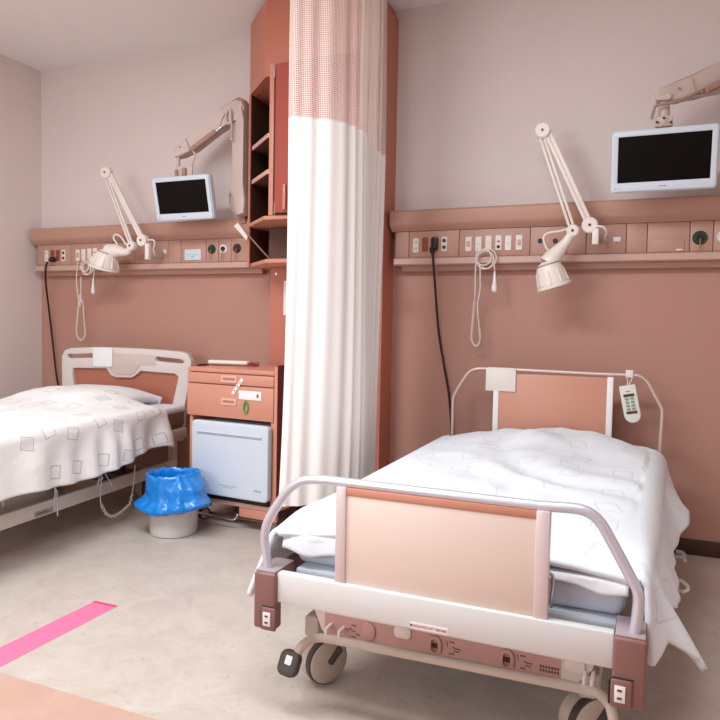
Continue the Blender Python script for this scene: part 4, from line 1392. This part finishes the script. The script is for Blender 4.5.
def duvet_left(t, s):
    # t: 0 foot .. 1 head (local y), s across
    y = -2.02 + t * (-0.31 + 2.02)
    xl, xr = -0.50, 0.515
    W = xr - xl
    dR = 0.30 - 0.065 * sstep(0.72, 1.0, t) + 0.012 * math.sin(14 * t)
    dL = 0.25
    tot = dL + W + dR
    a = -dL + s * tot
    uu = min(1, max(0, a / W))
    z0 = 0.605
    crown = 0.035 * math.sin(math.pi * uu) ** 0.8
    pilb = 0.062 * sstep(0.70, 0.92, t) * sstep(0.02, 0.25, uu) * (1 - sstep(0.62, 0.95, uu))
    end = -0.02 * sstep(0.95, 1.0, t)
    ztop = z0 + crown + pilb + end
    nz = noise.noise(Vector((a * 3.4 + 7, y * 3, 0.7))) * 0.016 + noise.noise(Vector((a * 9, y * 8, 3))) * 0.009 - abs(noise.noise(Vector((a * 5 + y * 2, y * 4 - a * 3, 6)))) * 0.014
    r = 0.05
    if 0 <= a <= W:
        xx, zz, yy = xl + a, ztop + nz * math.sin(math.pi * max(0.1, min(0.9, uu))), y
    else:
        k = -1 if a < 0 else 1
        x = xl if k < 0 else xr
        q = -a if k < 0 else a - W
        arc = r * math.pi / 2
        yy = y
        if q < arc:
            b = q / r
            xx, zz = x + k * r * math.sin(b) * 0.6, ztop - r * (1 - math.cos(b))
        else:
            e = q - arc
            fold = (0.020 * math.sin(30 * t + 3 * math.sin(5 * t)) + 0.011 * math.sin(63 * t + 2 + 2 * math.sin(9 * t))) * min(1, e / 0.10) * (0.5 + 0.6 * t)
            xx = x + k * (r * 0.6 + 0.10 * e + fold)
            zz = ztop - r - e
            if k > 0:
                yy += 0.05 * e * sstep(0.9, 1, t)
    head_in = 0.05 * sstep(0.5, 1.0, uu) * sstep(0.9, 1.0, t) if a <= W else 0.05
    return LBR @ Vector((xx, yy - head_in * 0.3, zz)), (a, y)


dl_ = bedding('duvet', duvet_left, (120, 150), M['duvet_l'], 'white duvet printed with grey squares on the bed by the side wall', 'duvet', 'duvets', 0.014)

for pts in (([(51, 485), (55, 489), (54, 500), (52, 506)], 0.012), ([(54, 486), (57, 492), (56.5, 500), (57.5, 516)], 0.009), ([(105, 470), (100, 476), (97, 486), (99, 481), (103, 478)], 0.008), ([(104, 471), (107, 477), (111, 484), (112, 487)], 0.008), ([(1, 498), (3, 504), (2, 507)], 0.012)):
    ribbon('tie_ribbon', [PX(x, y, -2.555 if x < 70 else -2.575) for x, y in pts[0]], pts[1], dl_)

# coiled lead under the bed
ck_ = thing('coiled_lead', PX(112, 520, -2.60), 'thin curly lead dangling below the square-patterned duvet', 'cable')
cp_ = [PX(x, y, -2.60) for x, y in ((135, 465), (134, 480), (132, 494), (129, 505), (120, 513), (113, 516.5), (106, 514), (101, 505), (100.5, 492), (102, 474))]
build('lead', MB().tube(spline(cp_, 8), 0.0028, 6), M['ivory'], ck_)
build('curls', MB().tube(coil(cp_[2:8], 0.0085, 12), 0.0024, 6), M['ivory'], ck_)

# ================================================================== BEDSIDE CABINET
CBo = Vector((-2.318, 3.078, 0))
CR = Matrix.Translation(CBo) @ Matrix.Rotation(R(-4.0), 4, 'Z')
CRi = CR.inverted()
cn = CR.to_3x3() @ Vector((0, 1, 0))


def CP(x, y, off=0.0):
    return CRi @ PP(x, y, CBo + cn * off, cn)


bc = thing('bedside_cabinet', CR @ Vector((0.27, 0.22, 0)), 'salmon bedside cabinet on castors with two drawers', 'cabinet')


def cbx(name, lo, hi, m, bev=0.004, par=None):
    return build(name, MB(CR).box(lo, hi, bev), M[m], par or bc)


Wc = CP(274.4, 400).x
ztopC = CP(188, 366.5).z
zt2 = CP(188, 371.2).z
zd1 = CP(187.5, 382).z
zd2 = CP(187.5, 414).z
DEP = 0.43
cbx('top_board', (0.0, -0.004, zt2 + 0.002), (Wc, DEP, ztopC), 'salmon', 0.006)
cbx('top_tray', (0.015, 0.02, ztopC - 0.001), (Wc - 0.01, DEP - 0.01, ztopC + 0.0012), 'salmon_top', 0.0)
d1 = cbx('drawer', (0.002, -0.006, zd1 + 0.003), (Wc - 0.002, 0.014, zt2 - 0.002), 'salmon', 0.003)
d2 = cbx('drawer', (0.002, -0.006, zd2), (Wc - 0.002, 0.014, zd1 - 0.003), 'salmon', 0.003)
cbx('drawer_case', (0.012, 0.0145, zd2 + 0.005), (Wc - 0.012, DEP - 0.012, zt2 + 0.001), 'salmon', 0.0)
for (xa_, ya_, xb_, yb_), dd in (((221.6, 376.6, 237, 382), d1), ((221.6, 398.6, 236.2, 405.2), d2)):
    a_, b_ = CP(xa_, ya_, -0.006), CP(xb_, yb_, -0.006)
    zc, xc = (a_.z + b_.z) / 2 , (a_.x + b_.x) / 2
    w_ = abs(b_.x - a_.x)
    FX = CR @ Matrix.Translation((xc, -0.0065, zc)) @ FACE
    build('pull', MB(FX).plate([rrect(-w_ / 2, -0.017, w_ / 2, 0.017, 0.005), rrect(-w_ / 2 + 0.010, -0.008, w_ / 2 - 0.010, 0.008, 0.004)], Matrix.Translation((0, 0, 0.001)), 0.007, 0.0015), M['shelf'], dd)
    build('pull_hollow', MB(FX).box((-w_ / 2 + 0.009, -0.009, -0.001), (w_ / 2 - 0.009, 0.009, 0.001)), M['col'], dd)
a_, b_ = CP(239, 391.5, -0.007), CP(261.3, 399.5, -0.007)
lkp = build('lock_plate', MB(CR).box((a_.x, -0.010, b_.z - 0.008), (b_.x, -0.005, a_.z + 0.006), 0.001), M['white'], d2)
p = CP(257.6, 396, -0.01)
build('key_hole', MB(CR).box((p.x - 0.006, -0.0108, p.z - 0.010), (p.x + 0.006, -0.0095, p.z + 0.008)), M['outred'], d2)
p = CP(237.3, 386.5, -0.01)
TX = CR @ Matrix.Translation((p.x, -0.0088, p.z)) @ FACE @ Matrix.Rotation(R(52), 4, 'Z')
build('paper_tape', MB(TX).box((-0.052, -0.009, -0.001), (0.052, 0.009, 0.001)), M['white'], d2)
build('tape_print', MB(TX).box((-0.034, -0.004, 0.0006), (-0.022, 0.004, 0.0014)).box((-0.008, -0.004, 0.0006), (0.006, 0.004, 0.0014)).box((0.02, -0.004, 0.0006), (0.032, 0.004, 0.0014)), M['rail'], d2)
p = CP(245.2, 407.3, -0.016)
pts = [CR @ Vector((p.x + 0.013 * math.sin(a__) * (1 - 0.35 * math.cos(a__)), -0.012, p.z + 0.030 * math.cos(a__))) for a__ in [2 * math.pi * i / 24 for i in range(24)]]
kl = tag(build('key_loop', MB().tube(pts, 0.0042, 7, closed=True), M['green']), 'green cord loop hanging from the bedside cabinet lock', 'key loop')
# carcass below the drawers
cbx('side_panel', (0.008, 0.01, 0.115), (0.028, DEP, zd2 + 0.006), 'salmon', 0.002)
cbx('side_panel', (Wc - 0.022, 0.002, 0.115), (Wc + 0.002, DEP, zd2 + 0.006), 'salmon', 0.002)
rsp = cbx('outer_side', (Wc + 0.0025, -0.002, 0.152), (Wc + 0.022, DEP, ztopC + 0.030), 'side_shaded', 0.004)
rsp['label'] = 'side panel with its shade in the dark red colour'
cbx('front_edge', (Wc + 0.0025, -0.006, 0.152), (Wc + 0.021, -0.0025, ztopC + 0.026), 'salmon', 0.001)
cbx('back_panel', (0.028, DEP - 0.012, 0.115), (Wc - 0.022, DEP, zd2 + 0.006), 'salmon', 0.0)
cbx('floor_board', (0.008, -0.004, 0.126), (Wc + 0.02, DEP, 0.151), 'shelf', 0.003)
cbx('plinth', (Wc * 0.62, 0.0, 0.072), (Wc + 0.02, 0.022, 0.1255), 'salmon', 0.004)
cbx('plinth_block', (0.008, 0.0, 0.098), (Wc * 0.28, 0.022, 0.1255), 'salmon', 0.004)
build('towel_bar', MB(CR).tube(spline([(0.08, 0.02, 0.09), (0.085, -0.01, 0.065), (0.11, -0.02, 0.060), (0.30, -0.02, 0.056), (0.338, -0.016, 0.060), (0.348, -0.006, 0.080), (0.33, 0.0, 0.085)], 6), 0.006, 8), M['chrome'], bc)
for x, y in ((0.07, 0.06), (Wc - 0.05, 0.06), (0.07, DEP - 0.06), (Wc - 0.05, DEP - 0.06)):
    c = CR @ Vector((x, y, 0.036))
    ax = Vector((math.cos(R(25)), -math.sin(R(25)), 0))
    w = build('castor_wheel', MB().lathe([(0.022, -0.012), (0.035, -0.011), (0.035, 0.011), (0.022, 0.012)], c, ax, 24), M['darkgrey'], bc)
    build('castor_hub', MB().lathe([(0.023, -0.0135), (0.025, -0.012), (0.025, 0.012), (0.023, 0.0135)], c, ax, 24), M['wheel'], w)
    build('castor_fork', MB(CR).box((x - 0.014, y - 0.018, 0.055), (x + 0.014, y + 0.018, 0.1255), 0.004), M['armbrown'], bc)
build('floor_rod', MB(CR).tube([(0.06, 0.10, 0.03), (Wc - 0.05, 0.10, 0.03)], 0.007, 8), M['armbrown'], bc)

# small fridge in the cabinet
FO = -0.045
f0, f1 = CP(192.6, 421, FO), CP(266, 504, FO)
xf0, xf1 = f0.x, f1.x
zf0, zf1 = 0.186, CP(200, 421.5, FO).z
fr = thing('compact_fridge', CR @ Vector((0.26, 0.15, 0.139)), 'small white fridge with blank door inside the bedside cabinet', 'fridge')
build('cabinet_body', MB(CR).box((xf0 + 0.004, FO + 0.045, zf0 + 0.004), (xf1 - 0.002, DEP - 0.05, zf1 - 0.004), 0.01), M['bluewhite'], fr)
fd = build('door', MB(CR @ Matrix.Translation(((xf0 + xf1) / 2, FO + 0.02, (zf0 + zf1) / 2)) @ FACE).plate([rrect(-(xf1 - xf0) / 2, -(zf1 - zf0) / 2, (xf1 - xf0) / 2, (zf1 - zf0) / 2, 0.018)], Matrix.Identity(4), 0.04, 0.007), M['bluewhite'], fr)
gx0, gx1 = xf0 + 0.03, xf1 - 0.03
build('door_groove', MB(CR).box((gx0, FO - 0.0006, zf1 - 0.067), (gx1, FO + 0.004, zf1 - 0.055), 0.002), M['groove'], fd)
build('door_lip', MB(CR).box((gx0, FO - 0.004, zf1 - 0.0545), (gx1, FO + 0.004, zf1 - 0.049), 0.002), M['bluewhite'], fd)
build('maker_mark', MB(CR).box((xf1 - 0.075, FO - 0.0012, zf0 + 0.045), (xf1 - 0.050, FO + 0.001, zf0 + 0.052)).box((xf1 - 0.046, FO - 0.0012, zf0 + 0.043), (xf1 - 0.034, FO + 0.001, zf0 + 0.052)), M['btn'], fd)
build('small_print', MB(CR).box((xf0 + 0.18, FO - 0.0010, zf0 + 0.053), (xf0 + 0.30, FO + 0.001, zf0 + 0.0555)).box((xf0 + 0.21, FO - 0.0010, zf0 + 0.044), (xf0 + 0.27, FO + 0.001, zf0 + 0.0462)), M['btn'], fd)
build('foot', MB(CR).box((xf0 + 0.01, FO + 0.03, 0.1512), (xf1 - 0.01, DEP - 0.06, zf0 + 0.006)), M['black'], fr)

# things on the cabinet top
RT = CR @ Matrix.Translation((0.125, 0.20, ztopC + 0.0012)) @ Matrix.Rotation(R(12), 4, 'Z')
rm = thing('remote_tray', CR @ Vector((0.125, 0.20, ztopC + 0.0012)), 'long brown tray holding a cream remote on the bedside cabinet', 'tray')
build('tray', MB(RT).box((-0.10, -0.035, 0), (0.165, 0.045, 0.007), 0.003).box((-0.10, 0.035, 0.006), (0.165, 0.045, 0.022), 0.003), M['outred'], rm)
rmt = tag(build('tv_remote', MB(RT).box((-0.118, -0.030, 0.0075), (0.125, 0.018, 0.030), 0.008, 3), M['ivory']), 'cream remote control lying in the brown tray', 'remote control')
build('key', MB(RT).box((-0.105, -0.02, 0.0275), (-0.07, 0.008, 0.0305), 0.001), M['bluewhite'], rmt)
build('key_row', MB(RT).box((-0.05, -0.018, 0.0275), (0.09, 0.006, 0.0295), 0.001), M['armgrey'], rmt)
gl = CR @ Vector((0.012, 0.07, ztopC + 0.0012))
sg = tag(build('spectacles_case', MB(CR).box((0.016, 0.05, ztopC + 0.0013), (0.035, 0.14, ztopC + 0.012), 0.005), M['gasbrown']), 'small dark brown case at the bedside cabinet edge', 'case')

# ================================================================== WASTE BIN
bc_ = Vector((-2.245, 2.87, 0))
wb_ = thing('waste_bin', bc_, 'round pale grey waste bin with a blue bag', 'waste bin')
build('bucket', MB().lathe([(0.108, 0.0), (0.117, 0.004), (0.120, 0.02), (0.131, 0.285), (0.134, 0.29), (0.134, 0.30), (0.128, 0.30), (0.125, 0.285), (0.115, 0.015), (0.02, 0.012)], bc_, (0, 0, 1), 44), M['bin'], wb_)


def bag_profile(k, seg, j, n):
    a = 2 * math.pi * k / seg
    t = j / n
    prof = [(0.07, 0.12), (0.105, 0.17), (0.118, 0.25), (0.124, 0.306), (0.131, 0.318), (0.138, 0.310), (0.139, 0.28), (0.140, 0.25), (0.142, 0.215), (0.150, 0.190), (0.172, 0.165), (0.180, 0.145), (0.170, 0.128)]
    f = t * (len(prof) - 1)
    i = min(int(f), len(prof) - 2)
    r = prof[i][0] + (prof[i + 1][0] - prof[i][0]) * (f - i)
    z = prof[i][1] + (prof[i + 1][1] - prof[i][1]) * (f - i)
    out = sstep(0.40, 1.0, t)
    ca, sa = math.cos(a), math.sin(a)
    nn = noise.noise(Vector((ca * 2.3, sa * 2.3, z * 7)))
    n3 = noise.noise(Vector((ca * 5, sa * 5, z * 6 + 4)))
    n4 = abs(noise.noise(Vector((ca * 3.4 + 5, sa * 3.4, z * 9))))
    n5 = abs(noise.noise(Vector((ca * 8 + 2, sa * 8, z * 22 + 3))))
    right = gauss(((a - R(-12) + math.pi) % (2 * math.pi)) - math.pi, 0.75)
    left = gauss(((a - R(212) + math.pi) % (2 * math.pi)) - math.pi, 0.7)
    rim = gauss(t - 0.42, 0.16)
    r += (0.014 * nn + 0.010 * n3 - 0.020 * n4 - 0.005 * n5) * (0.35 + 0.65 * out) + 0.058 * right * sstep(0.42, 0.62, t) * (1 - 0.5 * sstep(0.85, 1, t)) + 0.022 * left * sstep(0.72, 0.92, t)
    z += (0.016 * nn - 0.010 * n4) * out + 0.028 * right * out + 0.014 * left * out + rim * (0.016 * right + 0.012 * n3 + 0.008 * nn)
    if t > 0.42:
        r = max(r, 0.1375)
    x, y = r * math.cos(a), r * math.sin(a)
    y = min(y, 0.140)
    return bc_ + Vector((x, y, z))


mb = MB()
seg, n = 110, 44
g = [[mb.bm.verts.new(bag_profile(k, seg, j, n)) for k in range(seg)] for j in range(n + 1)]
for j in range(n):
    for k in range(seg):
        mb.bm.faces.new((g[j][k], g[j][(k + 1) % seg], g[j + 1][(k + 1) % seg], g[j + 1][k]))
mb.bm.faces.new(list(reversed(g[0])))
build('bag_liner', mb, M['bag'], wb_, smooth=40)
